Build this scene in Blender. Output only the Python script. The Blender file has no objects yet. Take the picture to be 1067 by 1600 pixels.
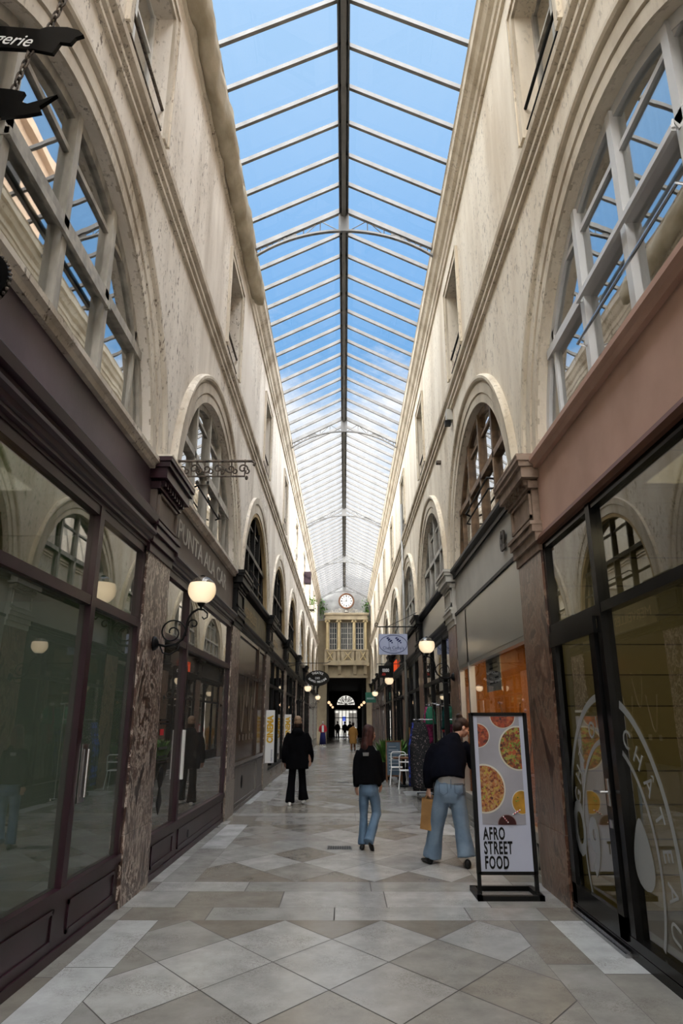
import bpy, bmesh, math, random
from math import sin, cos, pi, sqrt, atan, atan2, radians
from mathutils import Vector, Matrix, noise
random.seed(7)
SC = bpy.context.scene
COL = SC.collection

# ------------------------------------------------------------------ camera, sky, sun, exposure
PITCH = atan(328 / 1066.7)
cam_d = bpy.data.cameras.new('camera'); cam_d.lens = 24; cam_d.sensor_width = 36; cam_d.clip_end = 400
cam = bpy.data.objects.new('camera', cam_d); COL.objects.link(cam)
cam.location = (0, 0, 1.65)
cam.rotation_euler = (pi / 2 + PITCH, 0, atan(4.5 / 1066.7 * cos(PITCH)))
SC.camera = cam
SC.view_settings.view_transform = 'Standard'; SC.view_settings.look = 'None'
SC.view_settings.gamma = 1; SC.view_settings.use_curve_mapping = False
SC.view_settings.exposure = 0.12
SC.cycles.max_bounces = 10; SC.cycles.diffuse_bounces = 4; SC.cycles.glossy_bounces = 5
SC.cycles.transparent_max_bounces = 24; SC.cycles.caustics_reflective = False
SC.cycles.sample_clamp_indirect = 2.0; SC.cycles.blur_glossy = 1.0
SUN_EL = radians(31); SUN_AZ = radians(-44)     # azimuth measured from +X towards +Y
SUN_DIR = Vector((cos(SUN_EL) * cos(SUN_AZ), cos(SUN_EL) * sin(SUN_AZ), sin(SUN_EL)))
sd = bpy.data.lights.new('sun', 'SUN'); sd.energy = 6.5; sd.angle = radians(0.6); sd.color = (1.0, 0.93, 0.82)
so = bpy.data.objects.new('sun', sd); COL.objects.link(so); so.location = (20, 20, 40)
so.rotation_euler = (-SUN_DIR).to_track_quat('-Z', 'Y').to_euler()


def make_world():
    w = bpy.data.worlds.new('sky'); SC.world = w; w.use_nodes = True
    nt = w.node_tree; N = nt.nodes; L = nt.links; N.clear()
    out = N.new('ShaderNodeOutputWorld'); bg = N.new('ShaderNodeBackground')
    tc = N.new('ShaderNodeTexCoord'); sep = N.new('ShaderNodeSeparateXYZ')
    L.new(tc.outputs['Generated'], sep.inputs[0])
    ramp = N.new('ShaderNodeValToRGB')          # clear sky by elevation
    e = ramp.color_ramp.elements
    e[0].position = 0.0; e[0].color = (0.85, 0.92, 1.0, 1)
    e[1].position = 0.9; e[1].color = (0.45, 0.68, 1.0, 1)
    for p, c in ((0.30, (0.62, 0.80, 1.0, 1)), (0.50, (0.19, 0.44, 0.80, 1)), (0.62, (0.25, 0.50, 0.86, 1)), (0.78, (0.40, 0.63, 0.92, 1))):
        q = e.new(p); q.color = c
    L.new(sep.outputs['Z'], ramp.inputs[0])
    mp = N.new('ShaderNodeMapping'); mp.inputs['Scale'].default_value = (1.0, 1.0, 1.9)
    mp.inputs['Location'].default_value = (0.35, 0.1, 0.22)
    L.new(tc.outputs['Generated'], mp.inputs[0])
    nz = N.new('ShaderNodeTexNoise'); nz.inputs['Scale'].default_value = 4.2; nz.inputs['Detail'].default_value = 7
    nz.inputs['Roughness'].default_value = 0.62
    L.new(mp.outputs[0], nz.inputs[0])
    # more cloud low in the sky
    lo = N.new('ShaderNodeMapRange'); lo.inputs[1].default_value = 0.60; lo.inputs[2].default_value = 0.34
    lo.inputs[3].default_value = -0.16; lo.inputs[4].default_value = 0.34; lo.clamp = True
    L.new(sep.outputs['Z'], lo.inputs[0])
    ad = N.new('ShaderNodeMath'); ad.operation = 'ADD'; L.new(nz.outputs[0], ad.inputs[0]); L.new(lo.outputs[0], ad.inputs[1])
    cr = N.new('ShaderNodeMapRange'); cr.inputs[1].default_value = 0.52; cr.inputs[2].default_value = 0.74; cr.clamp = True
    L.new(ad.outputs[0], cr.inputs[0])
    mx = N.new('ShaderNodeMix'); mx.data_type = 'RGBA'
    L.new(cr.outputs[0], mx.inputs[0]); L.new(ramp.outputs[0], mx.inputs[6]); mx.inputs[7].default_value = (0.98, 0.99, 1.02, 1)
    # added boost: sky overhead, sideways and behind, out of view, brightened to light walls
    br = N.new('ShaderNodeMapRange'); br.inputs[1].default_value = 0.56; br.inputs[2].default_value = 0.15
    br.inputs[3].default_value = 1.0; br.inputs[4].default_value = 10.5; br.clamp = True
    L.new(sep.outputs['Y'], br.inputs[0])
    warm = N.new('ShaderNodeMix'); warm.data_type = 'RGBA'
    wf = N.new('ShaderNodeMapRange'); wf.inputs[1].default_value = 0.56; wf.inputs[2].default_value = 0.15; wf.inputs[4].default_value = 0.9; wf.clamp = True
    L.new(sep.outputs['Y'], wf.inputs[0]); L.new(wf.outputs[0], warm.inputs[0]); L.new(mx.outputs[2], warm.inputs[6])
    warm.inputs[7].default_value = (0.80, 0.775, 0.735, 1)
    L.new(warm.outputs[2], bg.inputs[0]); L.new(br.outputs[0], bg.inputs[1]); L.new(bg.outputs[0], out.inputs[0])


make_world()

# ------------------------------------------------------------------ materials
MATS = {}


def _new(name):
    m = bpy.data.materials.new(name); m.use_nodes = True
    return m, m.node_tree.nodes, m.node_tree.links, m.node_tree.nodes['Principled BSDF']


def mat(name, col, rough=0.6, metal=0.0, var=0.12, scale=3.0, bump=0.0, bscale=None, stretch=(1, 1, 1), spec=0.28, col2=None, lo=0.35, hi=0.7, coat=0.0, emit=0):
    """plain procedural material: two tones mixed by noise, optional bump"""
    if name in MATS: return MATS[name]
    m, N, L, P = _new(name); MATS[name] = m
    tc = N.new('ShaderNodeTexCoord'); mp = N.new('ShaderNodeMapping'); mp.inputs['Scale'].default_value = stretch
    L.new(tc.outputs['Object'], mp.inputs[0])
    nz = N.new('ShaderNodeTexNoise'); nz.inputs['Scale'].default_value = scale; nz.inputs['Detail'].default_value = 6
    L.new(mp.outputs[0], nz.inputs[0])
    cr = N.new('ShaderNodeValToRGB'); L.new(nz.outputs[0], cr.inputs[0])
    c2 = col2 if col2 else tuple(c * (1 - var * 1.6) for c in col)
    cr.color_ramp.elements[0].position = lo; cr.color_ramp.elements[0].color = (*c2, 1)
    cr.color_ramp.elements[1].position = hi; cr.color_ramp.elements[1].color = (*col, 1)
    L.new(cr.outputs[0], P.inputs['Base Color'])
    P.inputs['Roughness'].default_value = rough; P.inputs['Metallic'].default_value = metal
    P.inputs['Specular IOR Level'].default_value = spec; P.inputs['Coat Weight'].default_value = coat
    if bump:
        n2 = N.new('ShaderNodeTexNoise'); n2.inputs['Scale'].default_value = bscale or scale * 6; n2.inputs['Detail'].default_value = 5
        L.new(mp.outputs[0], n2.inputs[0])
        b = N.new('ShaderNodeBump'); b.inputs['Strength'].default_value = bump; b.inputs['Distance'].default_value = 0.02
        L.new(n2.outputs[0], b.inputs['Height']); L.new(b.outputs[0], P.inputs['Normal'])
    return m


def stucco(name, col, dirt, crack=0.5):
    """old painted plaster: tall dirty streaks, flaking specks"""
    m, N, L, P = _new(name); MATS[name] = m
    tc = N.new('ShaderNodeTexCoord')
    def nz(sc, st, det=6, rough=0.6):
        mp = N.new('ShaderNodeMapping'); mp.inputs['Scale'].default_value = st; L.new(tc.outputs['Object'], mp.inputs[0])
        n = N.new('ShaderNodeTexNoise'); n.inputs['Scale'].default_value = sc; n.inputs['Detail'].default_value = det; n.inputs['Roughness'].default_value = rough
        L.new(mp.outputs[0], n.inputs[0]); return n
    a = nz(1.1, (1, 1.2, 0.25)); b = nz(9, (1, 1, 0.45), 8, 0.7); c = nz(26, (1, 1, 0.5), 4, 0.6); big = nz(0.5, (1, 1, 0.6))
    r1 = N.new('ShaderNodeMapRange'); r1.inputs[1].default_value = 0.44; r1.inputs[2].default_value = 0.68; r1.inputs[4].default_value = 0.75; L.new(a.outputs[0], r1.inputs[0])
    m1 = N.new('ShaderNodeMix'); m1.data_type = 'RGBA'; L.new(r1.outputs[0], m1.inputs[0]); m1.inputs[6].default_value = (*col, 1); m1.inputs[7].default_value = (*dirt, 1)
    # flaking: specks clustered where the large noise is high
    r2 = N.new('ShaderNodeMapRange'); r2.inputs[1].default_value = 0.52; r2.inputs[2].default_value = 0.58; L.new(c.outputs[0], r2.inputs[0])
    r3 = N.new('ShaderNodeMapRange'); r3.inputs[1].default_value = 0.48; r3.inputs[2].default_value = 0.60; L.new(b.outputs[0], r3.inputs[0])
    r4 = N.new('ShaderNodeMapRange'); r4.inputs[1].default_value = 0.42; r4.inputs[2].default_value = 0.56; r4.inputs[4].default_value = crack; L.new(big.outputs[0], r4.inputs[0])
    mu = N.new('ShaderNodeMath'); mu.operation = 'MULTIPLY'; L.new(r2.outputs[0], mu.inputs[0]); L.new(r3.outputs[0], mu.inputs[1])
    mu2 = N.new('ShaderNodeMath'); mu2.operation = 'MULTIPLY'; L.new(mu.outputs[0], mu2.inputs[0]); L.new(r4.outputs[0], mu2.inputs[1])
    m2 = N.new('ShaderNodeMix'); m2.data_type = 'RGBA'; L.new(mu2.outputs[0], m2.inputs[0]); L.new(m1.outputs[2], m2.inputs[6]); m2.inputs[7].default_value = (dirt[0] * 0.3, dirt[1] * 0.27, dirt[2] * 0.24, 1)
    L.new(m2.outputs[2], P.inputs['Base Color']); P.inputs['Roughness'].default_value = 0.8
    bm = N.new('ShaderNodeBump'); bm.inputs['Strength'].default_value = 0.35; bm.inputs['Distance'].default_value = 0.02
    L.new(b.outputs[0], bm.inputs['Height']); L.new(bm.outputs[0], P.inputs['Normal'])
    return m


def marble(name, base, vein, dark, scale=5.0):
    m, N, L, P = _new(name); MATS[name] = m
    tc = N.new('ShaderNodeTexCoord'); mp = N.new('ShaderNodeMapping'); mp.inputs['Scale'].default_value = (1, 1, 0.55); L.new(tc.outputs['Object'], mp.inputs[0])
    n = N.new('ShaderNodeTexNoise'); n.inputs['Scale'].default_value = scale; n.inputs['Detail'].default_value = 10; n.inputs['Roughness'].default_value = 0.66; n.inputs['Distortion'].default_value = 0.5
    L.new(mp.outputs[0], n.inputs[0])
    r = N.new('ShaderNodeValToRGB'); L.new(n.outputs[0], r.inputs[0]); e = r.color_ramp.elements
    e[0].position = 0.30; e[0].color = (*dark, 1); e[1].position = 0.75; e[1].color = (*base, 1)
    for p, c in ((0.40, dark), (0.425, vein), (0.45, base), (0.48, base), (0.505, vein), (0.52, dark), (0.57, base), (0.60, vein), (0.62, base)):
        q = e.new(p); q.color = (*c, 1)
    L.new(r.outputs[0], P.inputs['Base Color']); P.inputs['Roughness'].default_value = 0.28
    return m


def glass(name, f0=0.06, tint=(1, 1, 1), rough=0.0, film=0.0, film_col=(0.3, 0.3, 0.28), wav=0.0, power=5.0, haze=0.0):
    """pane: transparent + mirror by a two-sided Schlick term, optional translucent film"""
    if name in MATS: return MATS[name]
    m = bpy.data.materials.new(name); m.use_nodes = True; MATS[name] = m
    N = m.node_tree.nodes; L = m.node_tree.links; N.clear()
    out = N.new('ShaderNodeOutputMaterial'); tr = N.new('ShaderNodeBsdfTransparent'); tr.inputs[0].default_value = (*tint, 1)
    gl = N.new('ShaderNodeBsdfGlossy'); gl.inputs['Roughness'].default_value = rough; gl.inputs[0].default_value = (1, 1, 1, 1)
    lw = N.new('ShaderNodeLayerWeight'); lw.inputs[0].default_value = 0.5
    pw = N.new('ShaderNodeMath'); pw.operation = 'POWER'; pw.inputs[1].default_value = power; L.new(lw.outputs['Facing'], pw.inputs[0])
    mr = N.new('ShaderNodeMapRange'); mr.inputs[3].default_value = f0; mr.inputs[4].default_value = 1.0; L.new(pw.outputs[0], mr.inputs[0])
    if wav:
        tc = N.new('ShaderNodeTexCoord'); n = N.new('ShaderNodeTexNoise'); n.inputs['Scale'].default_value = 2.2; n.inputs['Detail'].default_value = 1
        L.new(tc.outputs['Object'], n.inputs[0]); b = N.new('ShaderNodeBump'); b.inputs['Strength'].default_value = wav; b.inputs['Distance'].default_value = 0.05
        L.new(n.outputs[0], b.inputs['Height']); L.new(b.outputs[0], gl.inputs['Normal'])
    base = tr.outputs[0]
    if film > 0:
        df = N.new('ShaderNodeBsdfDiffuse'); df.inputs[0].default_value = (*film_col, 1)
        m2 = N.new('ShaderNodeMixShader'); m2.inputs[0].default_value = film; L.new(tr.outputs[0], m2.inputs[1]); L.new(df.outputs[0], m2.inputs[2]); base = m2.outputs[0]
    mx = N.new('ShaderNodeMixShader'); L.new(mr.outputs[0], mx.inputs[0]); L.new(base, mx.inputs[1]); L.new(gl.outputs[0], mx.inputs[2])
    L.new(mx.outputs[0], out.inputs[0])
    return m


def emis(name, col, strength):
    if name in MATS: return MATS[name]
    m = bpy.data.materials.new(name); m.use_nodes = True; MATS[name] = m
    N = m.node_tree.nodes; L = m.node_tree.links; N.clear()
    out = N.new('ShaderNodeOutputMaterial'); e = N.new('ShaderNodeEmission'); e.inputs[0].default_value = (*col, 1); e.inputs[1].default_value = strength
    L.new(e.outputs[0], out.inputs[0]); return m


def frosted(name):
    m = bpy.data.materials.new(name); m.use_nodes = True; MATS[name] = m
    N = m.node_tree.nodes; L = m.node_tree.links; N.clear()
    out = N.new('ShaderNodeOutputMaterial'); tl = N.new('ShaderNodeBsdfTranslucent'); tl.inputs[0].default_value = (0.95, 0.88, 0.76, 1)
    df = N.new('ShaderNodeBsdfDiffuse'); df.inputs[0].default_value = (0.8, 0.76, 0.7, 1)
    em = N.new('ShaderNodeEmission'); em.inputs[0].default_value = (1.0, 0.80, 0.52, 1)
    lw = N.new('ShaderNodeLayerWeight'); lw.inputs[0].default_value = 0.5
    mr = N.new('ShaderNodeMapRange'); mr.inputs[3].default_value = 0.55; mr.inputs[4].default_value = 0.02; L.new(lw.outputs['Facing'], mr.inputs[0]); L.new(mr.outputs[0], em.inputs[1])
    m1 = N.new('ShaderNodeMixShader'); m1.inputs[0].default_value = 0.5; L.new(tl.outputs[0], m1.inputs[1]); L.new(df.outputs[0], m1.inputs[2])
    a = N.new('ShaderNodeAddShader'); L.new(m1.outputs[0], a.inputs[0]); L.new(em.outputs[0], a.inputs[1]); L.new(a.outputs[0], out.inputs[0])
    return m


def tile_floor():
    m, N, L, P = _new('floor_stone')
    at = N.new('ShaderNodeAttribute'); at.attribute_name = 'tint'
    tc = N.new('ShaderNodeTexCoord')
    n1 = N.new('ShaderNodeTexNoise'); n1.inputs['Scale'].default_value = 3.5; n1.inputs['Detail'].default_value = 8; n1.inputs['Roughness'].default_value = 0.65; L.new(tc.outputs['Object'], n1.inputs[0])
    r1 = N.new('ShaderNodeMapRange'); r1.inputs[1].default_value = 0.3; r1.inputs[2].default_value = 0.7; r1.inputs[3].default_value = 0.80; r1.inputs[4].default_value = 1.12; L.new(n1.outputs[0], r1.inputs[0])
    mu = N.new('ShaderNodeMix'); mu.data_type = 'RGBA'; mu.blend_type = 'MULTIPLY'; mu.inputs[0].default_value = 1
    cb = N.new('ShaderNodeCombineColor'); [L.new(r1.outputs[0], cb.inputs[i]) for i in range(3)]
    L.new(at.outputs['Color'], mu.inputs[6]); L.new(cb.outputs[0], mu.inputs[7])
    # stone pits and vein marks
    n2 = N.new('ShaderNodeTexNoise'); n2.inputs['Scale'].default_value = 22; n2.inputs['Detail'].default_value = 5; n2.inputs['Distortion'].default_value = 2.0; L.new(tc.outputs['Object'], n2.inputs[0])
    n3 = N.new('ShaderNodeTexNoise'); n3.inputs['Scale'].default_value = 2.2; n3.inputs['Detail'].default_value = 3; L.new(tc.outputs['Object'], n3.inputs[0])
    r2 = N.new('ShaderNodeValToRGB'); L.new(n2.outputs[0], r2.inputs[0]); e = r2.color_ramp.elements
    e[0].position = 0.46; e[0].color = (0, 0, 0, 1); e[1].position = 0.54; e[1].color = (0, 0, 0, 1); q = e.new(0.50); q.color = (1, 1, 1, 1)
    r3 = N.new('ShaderNodeMapRange'); r3.inputs[1].default_value = 0.46; r3.inputs[2].default_value = 0.62; r3.inputs[4].default_value = 0.6; L.new(n3.outputs[0], r3.inputs[0])
    mm = N.new('ShaderNodeMath'); mm.operation = 'MULTIPLY'; L.new(r2.outputs[0], mm.inputs[0]); L.new(r3.outputs[0], mm.inputs[1])
    m2 = N.new('ShaderNodeMix'); m2.data_type = 'RGBA'; L.new(mm.outputs[0], m2.inputs[0]); L.new(mu.outputs[2], m2.inputs[6]); m2.inputs[7].default_value = (0.10, 0.085, 0.07, 1)
    L.new(m2.outputs[2], P.inputs['Base Color'])
    r4 = N.new('ShaderNodeMapRange'); r4.inputs[1].default_value = 0.3; r4.inputs[2].default_value = 0.7; r4.inputs[3].default_value = 0.17; r4.inputs[4].default_value = 0.27; L.new(n1.outputs[0], r4.inputs[0])
    L.new(r4.outputs[0], P.inputs['Roughness']); P.inputs['Specular IOR Level'].default_value = 0.30
    bp = N.new('ShaderNodeBump'); bp.inputs['Strength'].default_value = 0.06; bp.inputs['Distance'].default_value = 0.01
    L.new(n1.outputs[0], bp.inputs['Height']); L.new(bp.outputs[0], P.inputs['Normal'])
    return m


M_cream = stucco('cream_plaster', (0.79, 0.735, 0.665), (0.47, 0.41, 0.34), 1.0)
M_cream_r = stucco('warm_cream_plaster', (0.82, 0.74, 0.61), (0.56, 0.46, 0.33), 0.7)
M_trimL = stucco('trim_paint', (0.70, 0.64, 0.55), (0.30, 0.24, 0.17), 0.9)
M_trimR = stucco('trim_paint_warm', (0.70, 0.62, 0.49), (0.34, 0.27, 0.18), 0.6)
M_gold = mat('ochre_paint', (0.52, 0.38, 0.20), 0.7, var=0.25, scale=2)
M_ivory = mat('ivory_window_paint', (0.55, 0.52, 0.46), 0.5, var=0.3, scale=8, stretch=(1, 1, 0.3))
M_brownwood = mat('brown_window_wood', (0.26, 0.16, 0.09), 0.5, var=0.4, scale=6)
M_blackf = mat('black_window_frame', (0.008, 0.008, 0.008), 0.45, spec=0.12)
M_white = mat('white_paint', (0.75, 0.75, 0.74), 0.45, var=0.05)
M_plum = mat('plum_paint', (0.125, 0.088, 0.112), 0.42, var=0.35, scale=1.2, bump=0.05, bscale=30)
M_plumd = mat('dark_plum_frame', (0.030, 0.010, 0.017), 0.35, var=0.3)
M_taupe = mat('taupe_paint', (0.15, 0.12, 0.105), 0.5, var=0.2, scale=1.5)
M_pink = mat('terracotta_paint', (0.50, 0.32, 0.25), 0.6, col2=(0.41, 0.255, 0.195), scale=1.6, bump=0.05)
M_silver = mat('brushed_silver_panel', (0.42, 0.42, 0.39), 0.30, metal=0.8, var=0.05, scale=0.8)
M_greyw = mat('pale_grey_fascia', (0.50, 0.48, 0.43), 0.45, var=0.15, scale=1.5)
M_steel = mat('steel', (0.55, 0.55, 0.56), 0.25, metal=1.0)
M_graym = mat('grey_metal_roof', (0.20, 0.198, 0.195), 0.35, metal=0.3, var=0.15, scale=4)
M_black = mat('black_metal', (0.006, 0.006, 0.007), 0.4, spec=0.12)
M_blackg = mat('black_gloss', (0.005, 0.005, 0.005), 0.2, spec=0.12)
M_iron = mat('rusty_iron', (0.16, 0.125, 0.10), 0.7, col2=(0.03, 0.025, 0.022), scale=25, bump=0.3)
M_marL = marble('brown_veined_marble', (0.085, 0.048, 0.036), (0.55, 0.47, 0.41), (0.028, 0.014, 0.011), 2.3)
M_marR = marble('red_brown_marble', (0.125, 0.058, 0.036), (0.24, 0.16, 0.11), (0.045, 0.020, 0.014), 1.8)
M_stoneb = marble('grey_brown_plinth', (0.20, 0.16, 0.13), (0.36, 0.31, 0.26), (0.10, 0.08, 0.065), 7)
M_stonec = mat('brown_stone', (0.34, 0.25, 0.19), 0.65, col2=(0.15, 0.10, 0.07), scale=4, bump=0.2)
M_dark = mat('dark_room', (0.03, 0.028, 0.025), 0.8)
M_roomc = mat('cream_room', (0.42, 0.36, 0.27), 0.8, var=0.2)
M_curt = mat('pale_curtain', (0.62, 0.58, 0.50), 0.8, var=0.3, scale=2.5, stretch=(1, 8, 0.3))
M_green = mat('green_room', (0.05, 0.20, 0.04), 0.7, col2=(0.04, 0.12, 0.035), scale=0.7)
M_browng = mat('gloss_brown_panel', (0.045, 0.022, 0.014), 0.18, var=0.3, scale=2)
M_olive = mat('olive_fascia', (0.14, 0.11, 0.05), 0.5, var=0.3)
M_netting = mat('netting', (0.50, 0.45, 0.36), 0.85, col2=(0.30, 0.26, 0.19), scale=3, bump=0.8, bscale=9, stretch=(1, 0.6, 1))
M_plaster_g = mat('grey_gable_plaster', (0.36, 0.36, 0.35), 0.8, col2=(0.22, 0.22, 0.22), scale=1.6)
M_ochst = mat('pale_ochre_stone', (0.36, 0.30, 0.20), 0.7, col2=(0.24, 0.195, 0.13), scale=2)
M_grout = mat('grout', (0.05, 0.045, 0.04), 0.7)
M_skin = mat('skin', (0.50, 0.29, 0.21), 0.5, var=0.08, scale=20)
M_denim = mat('blue_denim', (0.12, 0.19, 0.28), 0.85, col2=(0.06, 0.105, 0.17), scale=5, bump=0.25, bscale=14, lo=0.3, hi=0.62)
M_blackc = mat('black_cloth', (0.004, 0.004, 0.005), 0.95, spec=0.04, bump=0.3, bscale=10)
M_navyc = mat('navy_black_cloth', (0.004, 0.005, 0.010), 0.95, spec=0.04, bump=0.3, bscale=10, col2=(0.003, 0.003, 0.005))
M_red_hair = mat('auburn_hair', (0.060, 0.014, 0.010), 0.5, var=0.5, scale=30, stretch=(1, 1, 0.1), bump=0.5)
M_br_hair = mat('dark_brown_hair', (0.035, 0.014, 0.008), 0.5, var=0.5, scale=30, stretch=(1, 1, 0.1), bump=0.5)
M_bald = mat('blond_hair', (0.28, 0.18, 0.11), 0.6, var=0.3, scale=20)
M_kraft = mat('kraft_paper', (0.30, 0.16, 0.055), 0.8, var=0.2, scale=5, bump=0.2)
M_shoe = mat('black_shoe', (0.01, 0.01, 0.01), 0.35)
M_leaf = mat('green_leaf', (0.10, 0.22, 0.035), 0.5, col2=(0.03, 0.09, 0.015), scale=5)
M_wood = mat('varnished_wood', (0.20, 0.085, 0.035), 0.4, var=0.4, scale=6)
M_bulb = emis('bulb_glow', (1.0, 0.76, 0.45), 7)
M_bulb2 = emis('small_bulb', (1.0, 0.72, 0.42), 9)
M_frost = frosted('frosted_globe')
G_roof = glass('roof_glass', 0.035, (0.96, 0.98, 1.0), power=5)
G_arch = glass('arch_glass', 0.36, (0.75, 0.78, 0.76), wav=0.012, power=3.0)
G_shop = glass('shop_glass', 0.09, (0.80, 0.80, 0.76), wav=0.006, power=3.2)
G_film = glass('filmed_shop_glass', 0.05, (0.75, 0.78, 0.74), film=0.50, film_col=(0.13, 0.155, 0.135), power=3.6)
G_film2 = glass('pale_filmed_glass', 0.06, (0.75, 0.75, 0.72), film=0.45, film_col=(0.13, 0.125, 0.115), power=3.6)
G_clear = glass('clear_glass', 0.06)
M_decal = glass('frosted_decal', 0.03, (0.8, 0.8, 0.8), film=0.75, film_col=(0.30, 0.31, 0.31), rough=0.4)

# ------------------------------------------------------------------ mesh helpers


def link(o, parent=None):
    COL.objects.link(o)
    if parent is not None: o.parent = parent
    return o


def thing(name, label, cat, loc=(0, 0, 0), group=None, rz=0):
    o = bpy.data.objects.new(name, None); o.empty_display_size = 0.1; link(o)
    o.location = loc; o.rotation_euler = (0, 0, rz); o['label'] = label; o['category'] = cat
    if group: o['group'] = group
    bpy.context.view_layer.update() if False else None
    return o


def tag(o, label, cat, group=None):
    o['label'] = label; o['category'] = cat
    if group: o['group'] = group
    return o


def struct(o):
    o['kind'] = 'structure'; return o


class MB:
    def __init__(s): s.v = []; s.f = []; s.cols = None
    def box(s, x0, x1, y0, y1, z0, z1):
        if x0 > x1: x0, x1 = x1, x0
        if y0 > y1: y0, y1 = y1, y0
        if z0 > z1: z0, z1 = z1, z0
        b = len(s.v)
        s.v += [(x0, y0, z0), (x1, y0, z0), (x1, y1, z0), (x0, y1, z0), (x0, y0, z1), (x1, y0, z1), (x1, y1, z1), (x0, y1, z1)]
        s.f += [tuple(b + i for i in q) for q in ((0, 3, 2, 1), (4, 5, 6, 7), (0, 1, 5, 4), (1, 2, 6, 5), (2, 3, 7, 6), (3, 0, 4, 7))]
        return s
    def poly(s, pts):
        b = len(s.v); s.v += [tuple(p) for p in pts]; s.f.append(tuple(range(b, b + len(pts)))); return s
    def loft(s, rings, closed=True, cap=True):
        b = len(s.v); n = len(rings[0])
        for r in rings: s.v += [tuple(p) for p in r]
        for i in range(len(rings) - 1):
            for j in range(n if closed else n - 1):
                k = (j + 1) % n
                s.f.append((b + i * n + j, b + i * n + k, b + (i + 1) * n + k, b + (i + 1) * n + j))
        if cap and closed:
            s.f.append(tuple(b + j for j in reversed(range(n)))); s.f.append(tuple(b + (len(rings) - 1) * n + j for j in range(n)))
        return s
    def tube(s, pts, r, n=8):
        pts = [Vector(p) for p in pts]; rr = r if isinstance(r, (list, tuple)) else [r] * len(pts)
        rings = []; up = Vector((0.013, 0.021, 1)).normalized(); prev = None
        for i, p in enumerate(pts):
            t = (pts[min(i + 1, len(pts) - 1)] - pts[max(i - 1, 0)]).normalized()
            if prev is None:
                a = t.cross(up)
                if a.length < 0.1: a = t.cross(Vector((1, 0, 0)))
            else:
                a = prev - t * prev.dot(t)
            a.normalize(); prev = a; c = t.cross(a)
            rings.append([p + (a * cos(2 * pi * k / n) + c * sin(2 * pi * k / n)) * rr[i] for k in range(n)])
        return s.loft(rings)
    def lathe(s, prof, c=(0, 0, 0), n=20, axis='z'):
        rings = []
        for r, h in prof:
            ring = []
            for k in range(n):
                a = 2 * pi * k / n
                q = (r * cos(a), r * sin(a), h)
                if axis == 'x': q = (h, r * cos(a), r * sin(a))
                if axis == 'y': q = (r * cos(a), h, r * sin(a))
                ring.append((q[0] + c[0], q[1] + c[1], q[2] + c[2]))
            rings.append(ring)
        return s.loft(rings)
    def ell(s, c, rx, ry, rz, n=14, m=9, rot=None):
        prof = []
        rings = []
        for i in range(m + 1):
            t = -pi / 2 + pi * i / m
            t = max(-pi / 2 + 0.02, min(pi / 2 - 0.02, t)); ring = []
            for k in range(n):
                a = 2 * pi * k / n; q = Vector((rx * cos(t) * cos(a), ry * cos(t) * sin(a), rz * sin(t)))
                if rot is not None: q = rot @ q
                ring.append(q + Vector(c))
            rings.append(ring)
        return s.loft(rings)
    def sweepY(s, prof, y0, y1):
        return s.loft([[(x, y0, z) for x, z in prof], [(x, y1, z) for x, z in prof]])
    def arc(s, prof, sx, yc, zc, a0=-90, a1=90, n=28):
        """prof: list of (radius, x) closed, swept round the arch centre in the wall plane"""
        rings = []
        for i in range(n + 1):
            a = radians(a0 + (a1 - a0) * i / n)
            rings.append([(sx * x, yc + r * sin(a), zc + r * cos(a)) for r, x in prof])
        return s.loft(rings)
    def build(s, name, material, parent=None, smooth=False, off=None):
        """coordinates are world coordinates; off is subtracted (position of the parent thing)"""
        me = bpy.data.meshes.new(name)
        v = s.v
        if off is not None: v = [(a - off[0], b - off[1], c - off[2]) for a, b, c in (tuple(p) for p in v)]
        me.from_pydata([tuple(p) for p in v], [], s.f); me.validate()
        bm = bmesh.new(); bm.from_mesh(me); bmesh.ops.recalc_face_normals(bm, faces=bm.faces); bm.to_mesh(me); bm.free()
        me.materials.append(material)
        if smooth:
            for p in me.polygons: p.use_smooth = True
        o = bpy.data.objects.new(name, me); link(o, parent)
        return o


def copy_tree(o, parent=None):
    c = o.copy(); COL.objects.link(c)
    if parent is not None: c.parent = parent
    for ch in list(o.children): copy_tree(ch, c)
    return c


def text_mb(txt, size, origin, right, up, sx=1.0, extrude=0.002, align='LEFT', shear=0.0, bold=0.0, space=1.0):
    """letters as an MB; origin/right/up place them in the world"""
    cu = bpy.data.curves.new('letters', 'FONT'); cu.body = txt; cu.size = size; cu.extrude = extrude; cu.align_x = align; cu.shear = shear; cu.offset = bold; cu.space_character = space
    cu.resolution_u = 3
    o = bpy.data.objects.new('letters', cu); COL.objects.link(o)
    dg = bpy.context.evaluated_depsgraph_get(); dg.update()
    me = bpy.data.meshes.new_from_object(o.evaluated_get(dg))
    R = Vector(right).normalized(); U = Vector(up).normalized(); Nn = R.cross(U); O = Vector(origin)
    mb = MB(); mb.v = [tuple(O + R * (v.co.x * sx) + U * v.co.y + Nn * v.co.z) for v in me.vertices]
    mb.f = [tuple(p.vertices) for p in me.polygons]
    bpy.data.objects.remove(o); bpy.data.curves.remove(cu); bpy.data.meshes.remove(me)
    return mb


def merge(*mbs):
    r = MB()
    for m in mbs:
        b = len(r.v); r.v += list(m.v); r.f += [tuple(i + b for i in f) for f in m.f]
    return r


def spiral(c, r0, r1, a0, a1, ux, uz, n=26):
    c = Vector(c); ux = Vector(ux); uz = Vector(uz); P = []
    for i in range(n + 1):
        t = i / n; a = radians(a0 + (a1 - a0) * t); r = r0 + (r1 - r0) * t
        P.append(c + ux * (r * cos(a)) + uz * (r * sin(a)))
    return P


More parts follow.
